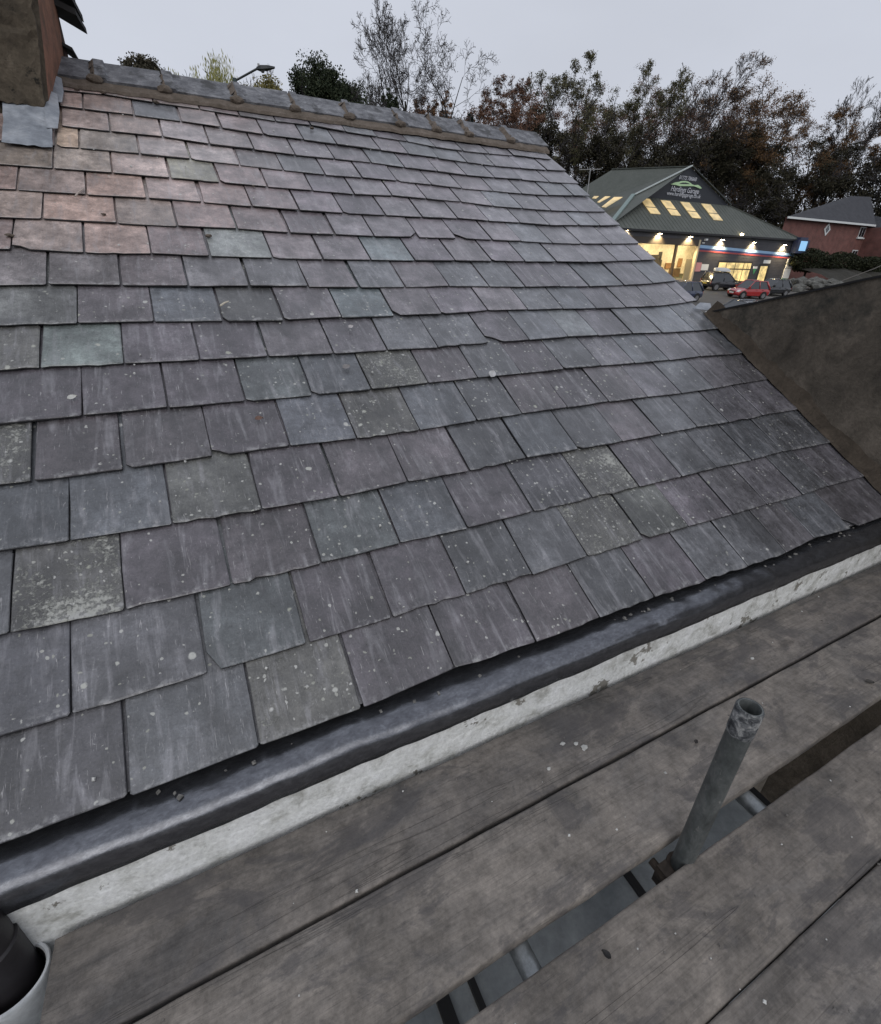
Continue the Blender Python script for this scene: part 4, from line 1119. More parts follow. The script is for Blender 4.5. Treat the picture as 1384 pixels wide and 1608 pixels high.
    for i in range(54):
        x = 39.2 + i * .58
        z0 = L0.z + .015; k = (GL.z - L0.z) / (GL.y - L0.y)
        t = 1.0
        if x < GL.x: t = (x - L0.x) / (GL.x - L0.x)
        if x > GR.x: t = (R0.x - x) / (R0.x - GR.x)
        if t < .08: continue
        y1 = L0.y + (GL.y - L0.y) * t * .985
        G(MB().slab([(x - .035, L0.y, z0), (x + .035, L0.y, z0), (x + .035, y1, z0 + (y1 - L0.y) * k), (x - .035, y1, z0 + (y1 - L0.y) * k)], (0, 0, 1), .018).build('roof_rib', M['groof']))
    o = (0, -.25, .04)
    O = Vector(o)
    rib(GL + O, A + O, 'barge_board', .14, M['barge']); rib(L0 + Vector((0, 0, .02)), GL + Vector((0, -.1, .04)), 'hip_flashing', .20, simple('hip flashing', (.20, .26, .25), .6))
    rib(GR + O, A + O, 'barge_board', .10, simple('dark barge board', (.05, .06, .06), .6)); rib(R0, GR, 'hip_flashing', .10, M['groof'])
    rib(A + Vector((0, 0, .02)), B + Vector((0, 0, .02)), 'ridge_flashing', .12, M['groof'])
    G(MB().box((L0.x, YG - .36, ZC + 3.88), (R0.x, YG - .30, ZC + 4.07)).build('gutter', M['frame']))
    # rooflights on the hip and the left slope
    k = (GL.z - L0.z) / (GL.y - L0.y)
    def hip(x, y): return Vector((x, y, L0.z + .06 + (y - L0.y) * k))
    for (xa, xb, ya, yb) in ((45.85, 47.33, 42.6, 44.45), (49.0, 50.48, 42.62, 44.45), (52.18, 53.65, 42.5, 44.5), (55.72, 57.3, 42.45, 44.55)):
        m_ = MB().slab([hip(xa, ya), hip(xb, ya), hip(xb, yb), hip(xa, yb)], (0, 0, 1), .05)
        ob = G(m_.build('rooflight', M['rooflight']))
        bar_y = ya + (yb - ya) * .38
        G(MB().slab([hip(xa - .04, bar_y) + Vector((0, 0, .05)), hip(xb + .04, bar_y) + Vector((0, 0, .05)), hip(xb + .04, bar_y + .05) + Vector((0, 0, .05)), hip(xa - .04, bar_y + .05) + Vector((0, 0, .05))], (0, 0, 1), .03).build('rooflight_bar', M['groof']))
    nl = (B - A).cross(L0 - A).normalized()
    if nl.z < 0: nl = -nl
    def lefts(px, py):
        r_ = ray(px, py); d0 = (A - CAM).dot(nl) / r_.dot(nl)
        return CAM + r_ * d0 + nl * .06
    t2 = 280 / 1384
    for quad in (((320,350),(385,350),(255,430),(225,425)), ((250,345),(290,345),(205,392),(190,388)), ((165,343),(200,343),(178,360),(150,358))):
        q = [lefts(900 + x * t2, 240 + y * t2) for x, y in quad]
        G(MB().slab(q, nl, .05).build('rooflight', M['rooflight']))
    # gable with its sign
    gable = G(MB().poly([GL + Vector((0, -.02, 0)), GR + Vector((0, -.02, 0)), A + Vector((0, -.02, 0))]).build('gable_sign', M['signback']))
    def text(body, x0, x1, zb, mat, shear=0.0, name='lettering', y=44.70):
        cu = bpy.data.curves.new(name, 'FONT'); cu.body = body; cu.size = 1.0; cu.shear = shear; cu.extrude = .01
        to = bpy.data.objects.new(name, cu); COL.objects.link(to)
        bpy.context.view_layer.update()
        me = bpy.data.meshes.new_from_object(to.evaluated_get(bpy.context.evaluated_depsgraph_get()))
        bpy.data.objects.remove(to)
        xsv = [v.co.x for v in me.vertices]; w = max(xsv) - min(xsv); s = (x1 - x0) / w
        for v in me.vertices:
            v.co = Vector(((v.co.x - min(xsv)) * s + x0, y - v.co.z * .5, v.co.y * s * 1.05 + zb))
        me.materials.clear(); me.materials.append(mat)
        ob = bpy.data.objects.new(name, me); COL.objects.link(ob); ob.parent = gable; ob.matrix_parent_inverse = Matrix.Identity(4)
        return ob
    gable.matrix_parent_inverse = inv
    text('01772 786668', 51.50, 54.30, ZC + 9.38, M['signwhite'], .25)
    text('Hardings Garage', 50.55, 55.10, ZC + 8.24, M['signwhite'], .25)
    text('www.hardingsgarage.co.uk', 50.05, 55.52, ZC + 7.84, M['signwhite'], .1)
    # swooping car outline of the sign
    s_ = 90 / 1384
    def sg(x, y): 
        q = on_y(1030 + x * s_, 262 + y * s_, 44.70); return q
    outer = [(355,418),(400,402),(440,380),(480,368),(560,360),(620,340),(700,335),(780,350),(840,385),(890,425),(945,438),(1020,430),(1070,465),(1112,515),(1075,525),(1010,500),(930,465),(800,462),(580,462),(500,440),(430,430)]
    inner = [(570,400),(640,378),(720,375),(790,395),(820,415),(700,412),(600,410)]
    MB().slab([sg(*q) for q in outer], (0, -1, 0), .02).build('car_logo', M['signgreen'], gable)
    MB().slab([sg(*q) + Vector((0, -.025, 0)) for q in inner], (0, -1, 0), .01).build('car_logo_window', M['signback'], gable)
    # stripes
    def stripe(z0l, z0r, z1l, z1r, name, mat, dy):
        xl, xr = 52.55, 70.9
        G(MB().slab([(xl, YG - dy, ZC + z0l), (xr, YG - dy, ZC + z0r), (xr, YG - dy, ZC + z1l * 0 + z1r), (xl, YG - dy, ZC + z1l)], (0, -1, 0), .01).build(name, mat))
    stripe(2.68, 2.25, 2.98, 2.50, 'pale_stripe', M['stripeblue'], .03)
    stripe(2.50, 2.07, 2.676, 2.246, 'navy_stripe', M['stripenavy'], .03)
    stripe(2.34, 1.93, 2.496, 2.066, 'red_stripe', M['stripered'], .03)
    # lamps under the eaves
    for (x, z) in ((41.26, 3.98), (45.83, 3.85), (50.54, 3.74), (55.86, 3.63), (61.62, 3.55), (67.65, 3.47)):
        lp = G(MB().box((x - .18, YG - .34, ZC + z - .06), (x + .18, YG - .03, ZC + z + .10)).build('wall_lamp', M['frame']))
        MB().box((x - .15, YG - .31, ZC + z - .085), (x + .15, YG - .06, ZC + z - .063)).build('lens', M['lamp'], lp).matrix_parent_inverse = Matrix.Identity(4)
        ld = bpy.data.lights.new('wall_lamp_light', 'SPOT'); ld.energy = 1500; ld.color = (1.0, .76, .42); ld.spot_size = math.radians(125); ld.spot_blend = .6; ld.shadow_soft_size = .12
        lo = bpy.data.objects.new('wall_lamp_light', ld); lo.location = (x, YG - .36, ZC + z - .10); lo.rotation_euler = (math.radians(22), 0, 0); COL.objects.link(lo); lo.parent = lp; lo.matrix_parent_inverse = Matrix.Identity(4)
    G(MB().box((58.6, YG - .42, ZC + 4.10), (58.9, YG - .28, ZC + 4.28)).build('flood_lamp', M['lamp']))
    G(MB().box((53.0, YG - .25, ZC + 3.40), (53.35, YG - .03, ZC + 3.58)).box((52.75, YG - .16, ZC + 3.12), (53.05, YG - .03, ZC + 3.22)).build('alarm_box', M['whitepanel']))
    # window band with panes
    wf = G(MB().box((56.3, YG - .05, ZC - .75), (62.5, YG - .022, ZC + 1.48)).build('window', M['frame']))
    for (xa, xb) in ((56.45, 57.75), (57.87, 59.35), (59.47, 60.9), (61.02, 61.62), (61.72, 62.35)):
        for (za, zb_) in ((ZC - .60, ZC + .60), (ZC + .72, ZC + 1.32)):
            if xa > 61 and zb_ < ZC + .7:
                if xa > 61.5: continue
                xbb = 62.3
            else: xbb = xb
            q = MB().box((xa, YG - .065, za), (xbb, YG - .051, zb_)).build('pane', M['litpane'], wf); q.matrix_parent_inverse = Matrix.Identity(4)
    d = G(MB().box((64.0, YG - .05, gz - .9), (66.1, YG - .022, ZC + 1.28)).build('entrance_door', M['frame']))
    q = MB().box((64.3, YG - .065, ZC - .9), (65.65, YG - .051, ZC + 1.05)).build('door_glass', M['litpane'], d); q.matrix_parent_inverse = Matrix.Identity(4)
    def panel(x0, x1, z0, z1, name, mat, dy=.045): return G(MB().box((x0, YG - dy, ZC + z0), (x1, YG - .022, ZC + z1)).build(name, mat))
    panel(52.6, 53.5, .35, 1.25, 'notice', M['pinkpanel']); panel(53.55, 54.75, .48, 1.10, 'notice', M['whitepanel'])
    panel(64.6, 66.0, 1.36, 1.72, 'name_plate', M['whitepanel']); panel(62.9, 63.7, .75, 1.0, 'notice', M['whitepanel'])
    G(MB().slab([(62.95, YG - .022, ZC + .73), (63.30, YG - .022, ZC + .1), (63.65, YG - .022, ZC + .73)], (0, -1, 0), .02).build('green_shield', M['greenpanel']))
    tp = panel(69.35, 70.7, .92, 2.0, 'corner_sign', M['whitepanel'], .10)
    e = MB(); n_ = 20
    e.slab([(70.0 + .34 * math.cos(2*math.pi*i/n_), YG - .103, ZC + 1.48 + .40 * math.sin(2*math.pi*i/n_)) for i in range(n_)], (0, -1, 0), .01)
    q = e.build('emblem', M['stripenavy'], tp); q.matrix_parent_inverse = Matrix.Identity(4)
    panel(69.25, 70.6, -.28, .86, 'corner_sign', M['whitepanel'], .10); panel(69.2, 70.5, -.36, -.30, 'green_band', M['greenpanel'], .10); panel(68.9, 70.4, -1.0, -.42, 'corner_sign', M['whitepanel'], .10)
    bx = G(MB().box((69.2, YG - .75, ZC + 2.55), (71.6, YG - .12, ZC + 4.0)).box((69.6, YG - .70, ZC + 4.0), (71.2, YG - .15, ZC + 4.28)).build('box_sign', M['navypanel']))
    q = MB().box((69.75, YG - .77, ZC + 2.82), (71.15, YG - .752, ZC + 3.88)).build('sign_face', M['bluelit'], bx); q.matrix_parent_inverse = Matrix.Identity(4)
garage()

# ------------------------------------------------------------------ television aerial behind the verge
def aerial():
    d = 30.0; x, y = polar(40.95, d)
    z1 = ZC + d * math.tan(math.radians(8.95)); gz = ground_z(x, y)
    b = MB(); b.tube([(x, y, gz), (x, y, z1)], .025, 8)
    o = b.build('mast', simple('aerial metal', (.28, .28, .28), .5, .4))
    t = empty('television_aerial', (x, y, gz)); o.parent = t; o.matrix_parent_inverse = Matrix.Translation((-x, -y, -gz))
    b = MB(); dv = Vector((math.cos(math.radians(-38)), math.sin(math.radians(-38)), 0)); pv = Vector((-dv.y, dv.x, 0))
    c = Vector((x, y, z1 - .05))
    b.tube([c - dv * .55, c + dv * .55], .018, 6)
    for i in range(8):
        q = c + dv * (-.5 + i * .14); b.tube([q - pv * .16, q + pv * .16], .008, 5)
    q = b.build('boom', simple('aerial rods', (.30, .30, .29), .5, .4)); q.parent = t; q.matrix_parent_inverse = Matrix.Translation((-x, -y, -gz))
    tag(t, 'thin television aerial on a mast between the verge of the slates and the garage roof', 'aerial')
aerial()

# ------------------------------------------------------------------ brick house on the right
def brick_house():
    Y0 = 46.0; z0 = ground_z(0, Y0) - .5
    T = empty('brick_house', (85, Y0, z0)); inv = Matrix.Translation(-Vector(T.location))
    tag(T, 'red brick house with grey hipped roof, white fascia and small diamond window', 'house')
    def G(o): o.parent = T; o.matrix_parent_inverse = inv; return o
    x0, x1, ze = 74.6, 95.6, ZC + 7.05
    dv = Vector((9.6, 5.8, 0)); up = Vector((0, 0, ze - z0))
    q = [Vector((x0, Y0, z0)), Vector((x1, Y0, z0)), Vector((x1, Y0, z0)) + dv, Vector((x0, Y0, z0)) + dv]
    wg = [Vector((x1 + .01, Y0 - 3.2, z0)), Vector((x1 + 9, Y0 - 3.2, z0)), Vector((x1 + 9, Y0 + 8, z0)), Vector((x1 + .01, Y0 + 8, z0))]
    G(MB().slab(q, (0, 0, 1), ze - z0).slab(wg, (0, 0, 1), ze - .4 - z0).build('wall', M['brick']))
    e = .65
    a, b_ = Vector((x0 - e, Y0 - e, ze)), Vector((x1 + .6, Y0 - e, ze))
    c, d = b_ + dv * 1.15, a + dv * 1.15
    r0, r1 = on_y(1336, 307.5, Y0 + 3.2), on_y(1368, 309, Y0 + 3.2)
    rf = G(MB().poly([a, b_, r1, r0]).poly([a, r0, d]).poly([d, r0, r1, c]).poly([b_, c, r1]).build('roof', M['hroof']))
    w0, w1, w2, w3 = Vector((x1 + .75, Y0 - 3.9, ze - .38)), Vector((x1 + 10, Y0 - 3.9, ze - .38)), Vector((x1 + 10, Y0 + 8, ze - .38)), Vector((x1 + .75, Y0 + 8, ze - .38))
    ap = Vector((x1 + 5, Y0 + 2, ze + 1.6))
    G(MB().poly([w0, w1, ap]).poly([w1, w2, ap]).poly([w2, w3, ap]).poly([w3, w0, ap]).build('wing_roof', M['hroof']))
    G(MB().box((x0 - e, Y0 - e - .05, ze - .22), (x1 + .6, Y0 - e + .05, ze + .02)).build('fascia', M['fascia']))
    # diamond window
    def diamond(rad, y, t): return [(85.0, y, ZC + 6.05 - rad * 1.05), (85.0 + rad, y, ZC + 6.05), (85.0, y, ZC + 6.05 + rad * 1.05), (85.0 - rad, y, ZC + 6.05)]
    f = G(MB().slab(diamond(.78, Y0 - .01, 0), (0, -1, 0), .06).build('diamond_window', M['fascia']))
    q = MB().slab(diamond(.46, Y0 - .075, 0), (0, -1, 0), .02).build('pane', M['glass'], f); q.matrix_parent_inverse = Matrix.Identity(4)
    def win(xa, xb, za, zb):
        f = G(MB().box((xa, Y0 - .06, za), (xb, Y0 - .005, zb)).box((xa - .2, Y0 - .2, za - .18), (xb + .2, Y0 - .005, za - .003)).build('window', M['fascia']))
        m_ = (xa + xb) / 2
        for (pa, pb) in ((xa + .10, m_ - .05), (m_ + .05, xb - .10)):
            q = MB().box((pa, Y0 - .085, za + .10), (pb, Y0 - .062, zb - .12)).build('pane', M['glass'], f); q.matrix_parent_inverse = Matrix.Identity(4)
    win(93.6, 95.1, ZC + 5.35, ZC + 6.75); win(93.6, 95.1, ZC + 2.1, ZC + 3.7)
    # arched window of the wing
    Yw = Y0 - 3.2
    xa, xb, za, zb = 96.3, 98.0, ZC + 1.3, ZC + 2.6
    arc = [((xa+xb)/2 + (xb-xa)/2 * math.cos(t), Yw - .005, zb + (xb-xa)/2 * math.sin(t)) for t in [math.pi * i / 10 for i in range(11)]]
    f = G(MB().slab([(xa, Yw - .005, za), (xb, Yw - .005, za)] + arc, (0, -1, 0), .06).build('arched_window', M['fascia']))
    arc2 = [((xa+xb)/2 + (xb-xa-.3)/2 * math.cos(t), Yw - .07, zb + (xb-xa-.3)/2 * math.sin(t)) for t in [math.pi * i / 10 for i in range(11)]]
    q = MB().slab([(xa + .15, Yw - .07, za + .12), (xb - .15, Yw - .07, za + .12)] + arc2, (0, -1, 0), .02).build('pane', M['glass'], f); q.matrix_parent_inverse = Matrix.Identity(4)
    MB().box(((xa+xb)/2 - .04, Yw - .11, za + .1), ((xa+xb)/2 + .04, Yw - .092, zb + .6)).build('glazing_bar', M['fascia'], f).matrix_parent_inverse = Matrix.Identity(4)
brick_house()

# ------------------------------------------------------------------ cars
def car(name, label, x, y, yaw, L, W, Hh, paint, suv=False, box=None, front_plate=(.7, .7, .68)):
    z = min(ground_z(x, y) + .03, 1e9)
    T = empty(name, (x, y, z), yaw)
    T.rotation_euler = (0, 0, yaw)
    slope = math.atan(.0946)
    Rm = Matrix.Rotation(slope, 4, 'X') @ Matrix.Rotation(yaw, 4, 'Z')
    T.rotation_euler = Rm.to_euler()
    tag(T, label, 'car', 'cars parked on the forecourt')
    hl, hw = L/2, W/2
    belt = Hh * (.60 if not suv else .58)
    gcl = .20 if not suv else .30
    st = [(-1.0, .80, gcl + .22, belt * .80), (-.965, .92, gcl + .08, belt * .96), (-.80, .985, gcl, belt), (-.3, 1.0, gcl, belt * .985), (.1, 1.0, gcl, belt * .97), (.42, .985, gcl, belt * .95),
          (.62, .97, gcl, belt * .88), (.85, .92, gcl + .03, belt * .76), (.95, .84, gcl + .08, belt * .66), (1.0, .66, gcl + .18, belt * .55)]
    if suv: st = [(a, b, c, d * (1.0 if a < .5 else 1.08)) for a, b, c, d in st]
    vs, fs = [], []
    for (sx, sw, zb, zt) in st:
        w = hw * sw
        half = [(w * .80, zb), (w * .97, zb + (zt-zb) * .14), (w, zb + (zt-zb) * .45), (w * .985, zb + (zt-zb) * .75), (w * .93, zb + (zt-zb) * .95), (w * .6, zt), ]
        ring = half + [(0, zt + .012)] + [(-a, b) for a, b in half[::-1]]
        vs += [(sx * hl, a, b) for a, b in ring]
    k = 13
    for j in range(len(st) - 1):
        for q in range(k): fs.append((j*k+q, j*k+(q+1) % k, (j+1)*k+(q+1) % k, (j+1)*k+q))
    fs += [tuple(range(k))[::-1], tuple(range((len(st)-1)*k, len(st)*k))]
    pm = simple(name + ' paint', paint, .22, 0.0, .6, coat=.8)
    o = mesh_obj('body', vs, fs, pm, T); smooth_by_angle(o, 40)
    # cabin
    rb = -.93 if not suv else -.96
    base = [(rb * hl, .90), (.44 * hl, .90)]; zr = Hh; zb = belt * .955
    r0, r1 = (-.70 if not suv else -.86) * hl, (.06 if not suv else .02) * hl
    wb, wr = hw * .93, hw * .70
    c = [(base[0][0], -wb, zb), (base[1][0], -wb, zb), (base[1][0], wb, zb), (base[0][0], wb, zb), (r0, -wr, zr - .03), (r1, -wr, zr - .03), (r1, wr, zr - .03), (r0, wr, zr - .03)]
    gl = MB().add(c, [(0, 1, 5, 4), (1, 2, 6, 5), (2, 3, 7, 6), (3, 0, 4, 7)]).build('windows', M['carglass'], T)
    roofm = MB()
    n_ = 6; rv = []
    for i in range(n_ + 1):
        xx = r0 + (r1 - r0) * i / n_; zz = zr - .03 + .035 * math.sin(math.pi * min(1, max(0, (i + .3) / (n_ + .6))))
        for a in (-1.02, -.7, -.3, .3, .7, 1.02): rv.append((xx, wr * a, zz + .012 * (1 - a * a) - (.02 if abs(a) > 1 else 0)))
    roofm.add(rv, [(i*6+q, (i+1)*6+q, (i+1)*6+q+1, i*6+q+1) for i in range(n_) for q in range(5)])
    o = roofm.build('roof_panel', pm, T, smooth=True)
    for s in (-1, 1):
        A0, A1 = Vector((base[1][0], s*wb, zb)), Vector((r1, s*wr, zr - .02))
        C0, C1 = Vector((base[0][0], s*wb, zb)), Vector((r0, s*wr, zr - .02))
        m0 = Vector((-.28 * hl, s*wb*1.003, zb)); m1 = Vector((-.24 * hl, s*wr*1.01, zr - .03))
        for a_, b_, w_ in ((A0, A1, .045), (C0, C1, .085), (m0, m1, .04), (A1, C1, .035)):
            MB().tube([a_, b_], w_, 6).build('pillar', pm, T, smooth=True)
    wr_ = .30 if not suv else .36
    for sx in (-.62, .64):
        for s in (-1, 1):
            wx = sx * hl
            MB().slab([(wx + (wr_ + .07) * math.cos(t), s * hw * .985, wr_ + (wr_ + .07) * math.sin(t)) for t in [math.pi * i / 12 - .15 * (1 if i == 0 else 0) for i in range(13)]], (0, s, 0), .02).build('wheel_arch', M['tyre'], T)
            wh = MB().tube([(wx, s * (hw - .19), wr_), (wx, s * (hw + .015), wr_)], wr_, 20).build('wheel', M['tyre'], T)
            MB().tube([(wx, s * (hw - .02), wr_), (wx, s * (hw + .022), wr_)], wr_ * .64, 14).build('rim', M['rim'], wh)
    for s in (-1, 1):
        MB().slab([(hl * .84, s * hw * .60, belt * .80), (hl * .965, s * hw * .55, belt * .62), (hl * .93, s * hw * .86, belt * .62), (hl * .80, s * hw * .89, belt * .78)], (.5, s * .3, .6), .03).build('headlight', simple('headlamp glass', (.62, .62, .60), .15), T)
        MB().slab([(-hl * .975, s * hw * .66, belt * .70), (-hl * .975, s * hw * .90, belt * .70), (-hl * .93, s * hw * .93, belt * .98), (-hl * .95, s * hw * .74, belt * .98)], (-1, 0, .1), .03).build('tail_light', simple('tail lamp', (.35, .02, .02), .25), T)
        MB().box((.36 * hl, s * (hw + .02) - .07, belt * .98), (.44 * hl, s * (hw + .02) + .07, belt * .98 + .14)).build('mirror', pm, T)
        for hx in (-.1, -.5): MB().box((hx * hl - .09, s * hw * .99 - .02, belt * .84), (hx * hl + .09, s * hw * .99 + .02, belt * .84 + .035)).build('door_handle', pm, T)
    MB().box((hl * .985, -.26, .40), (hl * 1.01, .26, .51)).build('front_plate', simple('number plate', front_plate, .4), T)
    MB().box((-hl * 1.012, -.26, .58), (-hl * .99, .26, .69)).build('rear_plate', simple('rear number plate', (.65, .50, .08), .4), T)
    MB().box((hl * .97, -.36, .52), (hl * 1.003, .36, .60)).build('grille', M['frame'], T)
    if box:
        b = MB(); bx0, bx1, bw = -.62 * hl, .18 * hl, .42
        secs = [(bx0, .6, .5), (bx0 + .12, .95, .95), ((bx0+bx1)/2, 1, 1), (bx1 - .35, .95, .9), (bx1, .55, .35)]
        vs = []
        for (xx, sw, sh) in secs:
            vs += [(xx, a * bw * sw, Hh + .10 + bb * .36 * sh) for a, bb in ((-1, .1), (-1.0, .45), (-.8, .9), (0, 1), (.8, .9), (1, .45), (1, .1), (0, 0))]
        fs = [(j*8+q, j*8+(q+1) % 8, (j+1)*8+(q+1) % 8, (j+1)*8+q) for j in range(4) for q in range(8)] + [tuple(range(8))[::-1], tuple(range(32, 40))]
        o = mesh_obj('roof_box', vs, fs, simple('roof box', box, .3), T); smooth_by_angle(o, 45)
        rr = MB()
        for xx in (bx0 + .3, bx1 - .4): rr.box((xx - .03, -hw * .68, Hh - .01), (xx + .03, hw * .68, Hh + .10))
        rr.build('roof_bars', M['frame'], T)
    return T
R_ = math.radians
car('red_hatchback', 'small red hatchback facing left in front of the lit garage', 46.85, 30.45, R_(166), 3.45, 1.62, 1.48, (.34, .016, .018))
car('black_estate_car', 'black car with pale roof box on roof bars, parked by the garage window', 49.9, 35.4, R_(-14), 4.1, 1.76, 1.62, (.010, .010, .014), True, (.55, .57, .58))
car('black_hatchback', 'black hatchback half hidden behind the red hatchback', 52.6, 31.9, R_(172), 3.7, 1.70, 1.44, (.006, .007, .010))
car('blue_car', 'dark blue car showing one end past the slate verge', 36.9, 29.8, R_(178), 3.9, 1.68, 1.45, (.02, .03, .07))
car('dark_saloon', 'dark car whose roof just shows above the felt edge of the rendered wall', 31.0, 20.4, R_(168), 4.2, 1.74, 1.42, (.025, .03, .04))

# ------------------------------------------------------------------ stones and hedge between garage and brick house
def rubble():
    r = random.Random(21)
    k = 0
    tops = []
    places = []
    for _ in range(34):
        px = r.uniform(1243, 1318); py = r.uniform(433, 456)
        if py < 437 + (px - 1243) * .10: py += 6
        places.append((px, py))
    places.sort(key=lambda q: q[1])
    T = empty('stone_bank', (66, 35, ground_z(0, 35))); inv = Matrix.Translation(-Vector(T.location))
    tag(T, 'bank of pale rubble stones between the garage corner and the rendered wall', 'stone bank')
    for px, py in places:
        y = 37.0 - (py - 433) * .14
        c = on_y(px, py, y)
        s = r.uniform(.35, .75)
        bm = bmesh.new(); bmesh.ops.create_icosphere(bm, subdivisions=1, radius=1.0)
        sd = Vector((r.uniform(0, 50),) * 3)
        vs = [c + Vector((v.co.x * s * 1.25, v.co.y * s, v.co.z * s * .72)) * (1 + .45 * mnoise.noise(v.co * 1.7 + sd)) for v in bm.verts]
        o = mesh_obj('stone', vs, [[v.index for v in f.verts] for f in bm.faces], M['stone']); bm.free()
        o.parent = T; o.matrix_parent_inverse = inv
    # earth bank behind the stones
    n_ = 14; vs = []
    for i in range(n_ + 1):
        x = 71 + 20 * i / n_
        for (y, h) in ((33.4, 0), (35.2, .7), (37.4, 1.7), (40.5, 2.1)):
            vs.append((x, y, ground_z(x, y) + h * (1 + .25 * mnoise.noise(Vector((x, y, 0)))) - .05))
    o = mesh_obj('earth_bank', vs, [(i*4+q, (i+1)*4+q, (i+1)*4+q+1, i*4+q+1) for i in range(n_) for q in range(3)], simple('bare earth bank', (.022, .020, .014), .95, var=.4, scale=2)); o.parent = T; o.matrix_parent_inverse = inv
rubble()

# ------------------------------------------------------------------ trees
def tubes_np(segs, sides):
    """segs: array (n,8) p0 r0 p1 r1 -> verts, faces"""
    segs = np.asarray(segs, float); n = len(segs)
    p0, r0, p1, r1 = segs[:, :3], segs[:, 3], segs[:, 4:7], segs[:, 7]
    d = p1 - p0; d /= np.linalg.norm(d, axis=1, keepdims=True) + 1e-9
    a = np.where(np.abs(d[:, 2:3]) < .9, np.array([[0, 0, 1.0]]), np.array([[1.0, 0, 0]]))
    u = np.cross(d, a); u /= np.linalg.norm(u, axis=1, keepdims=True) + 1e-9
    w = np.cross(d, u)
    ang = np.arange(sides) * 2 * np.pi / sides
    ring = u[:, None, :] * np.cos(ang)[None, :, None] + w[:, None, :] * np.sin(ang)[None, :, None]
    v = np.concatenate([p0[:, None] + ring * r0[:, None, None], p1[:, None] + ring * r1[:, None, None]], axis=1).reshape(-1, 3)
    i = np.arange(sides); j = (i + 1) % sides
    f = np.stack([i, j, j + sides, i + sides], axis=1)
    f = (f[None] + (np.arange(n) * 2 * sides)[:, None, None]).reshape(-1, 4)
    return v, f

def np_mesh(name, v, f, mat, parent, smooth=False):
    me = bpy.data.meshes.new(name)
    me.vertices.add(len(v)); me.vertices.foreach_set('co', np.asarray(v, np.float32).ravel())
    k = f.shape[1]
    me.loops.add(f.size); me.loops.foreach_set('vertex_index', f.astype(np.int32).ravel())
    me.polygons.add(len(f)); me.polygons.foreach_set('loop_start', np.arange(0, f.size, k, dtype=np.int32))
    if smooth: me.polygons.foreach_set('use_smooth', np.ones(len(f), bool))
    me.materials.append(mat); me.update(calc_edges=True); me.validate()
    o = bpy.data.objects.new(name, me); return link(o, parent)

def grow(seed, depth=4, kids=5, spread=38, up=.25, trunk_frac=.30, straight=.08, lean=(0, 0), cone=False):
    r = random.Random(seed)
    segs, tips = [], []
    def branch(p, d, L, rad, lvl):
        n = 5 if lvl == 0 else (4 if lvl < 3 else 3)
        pts = [p]; q = p.copy(); dd = d.copy()
        for i in range(n):
            dd = (dd + Vector((r.gauss(0, 1), r.gauss(0, 1), r.gauss(0, .6))) * (straight if lvl == 0 else .20) + Vector((lean[0], lean[1], up * .55 if lvl else .1)) * .35).normalized()
            q = q + dd * L / n; pts.append(q.copy())
        for i in range(n):
            ra, rb = rad * (1 - .72 * i / n), rad * (1 - .72 * (i+1) / n)
            segs.append((*pts[i], ra, *pts[i+1], rb, lvl))
        if lvl >= depth:
            tips.extend(pts[1:]); return
        if lvl == depth - 1: tips.append(pts[-1])
        k = kids + (2 if lvl == 0 else 0)
        for c in range(k):
            t = (trunk_frac if lvl == 0 else .25) + (1 - (trunk_frac if lvl == 0 else .25)) * ((c + r.random()) / k)
            i = min(n-1, int(t * n)); f = t * n - i
            o = pts[i].lerp(pts[i+1], f); base = (pts[i+1] - pts[i]).normalized()
            az = c * 2.4 + r.uniform(-.5, .5)
            a = Vector((1, 0, 0)) if abs(base.x) < .8 else Vector((0, 1, 0))
            u = base.cross(a).normalized(); w = base.cross(u)
            an = math.radians(spread * r.uniform(.7, 1.3) * (1.35 - .6 * t if lvl == 0 else 1))
            nd = base * math.cos(an) + (u * math.cos(az) + w * math.sin(az)) * math.sin(an)
            branch(o, nd, L * ((.60 * (.78 + .28 * t)) if lvl == 0 and not cone else .60 * (1.1 - .45 * t)) * r.uniform(.78, 1.15), rad * (1 - .72 * t) * .62, lvl + 1)
    branch(Vector((0, 0, 0)), Vector((lean[0] * .3, lean[1] * .3, 1)).normalized(), 1.0 if cone else .72, .026, 0)
    return np.array(segs), np.array([tuple(t) for t in tips])

def leaf_quads(pts, size, rg, droop=False):
    n = len(pts)
    a = rg.normal(size=(n, 3)); a /= np.linalg.norm(a, axis=1, keepdims=True)
    b = np.cross(a, rg.normal(size=(n, 3))); b /= np.linalg.norm(b, axis=1, keepdims=True)
    if droop: a = np.tile([[0, 0, 1.0]], (n, 1)) + .25 * a
    s = size * rg.uniform(.6, 1.35, size=(n, 1))
    u, w = a * s * (1.7 if droop else 1.0), b * s * (.45 if droop else .72)
    v = np.stack([pts - u * .6, pts - w * .5, pts + u * .6, pts + w * .5], axis=1).reshape(-1, 3)
    f = np.arange(n * 4).reshape(-1, 4)
    return v, f

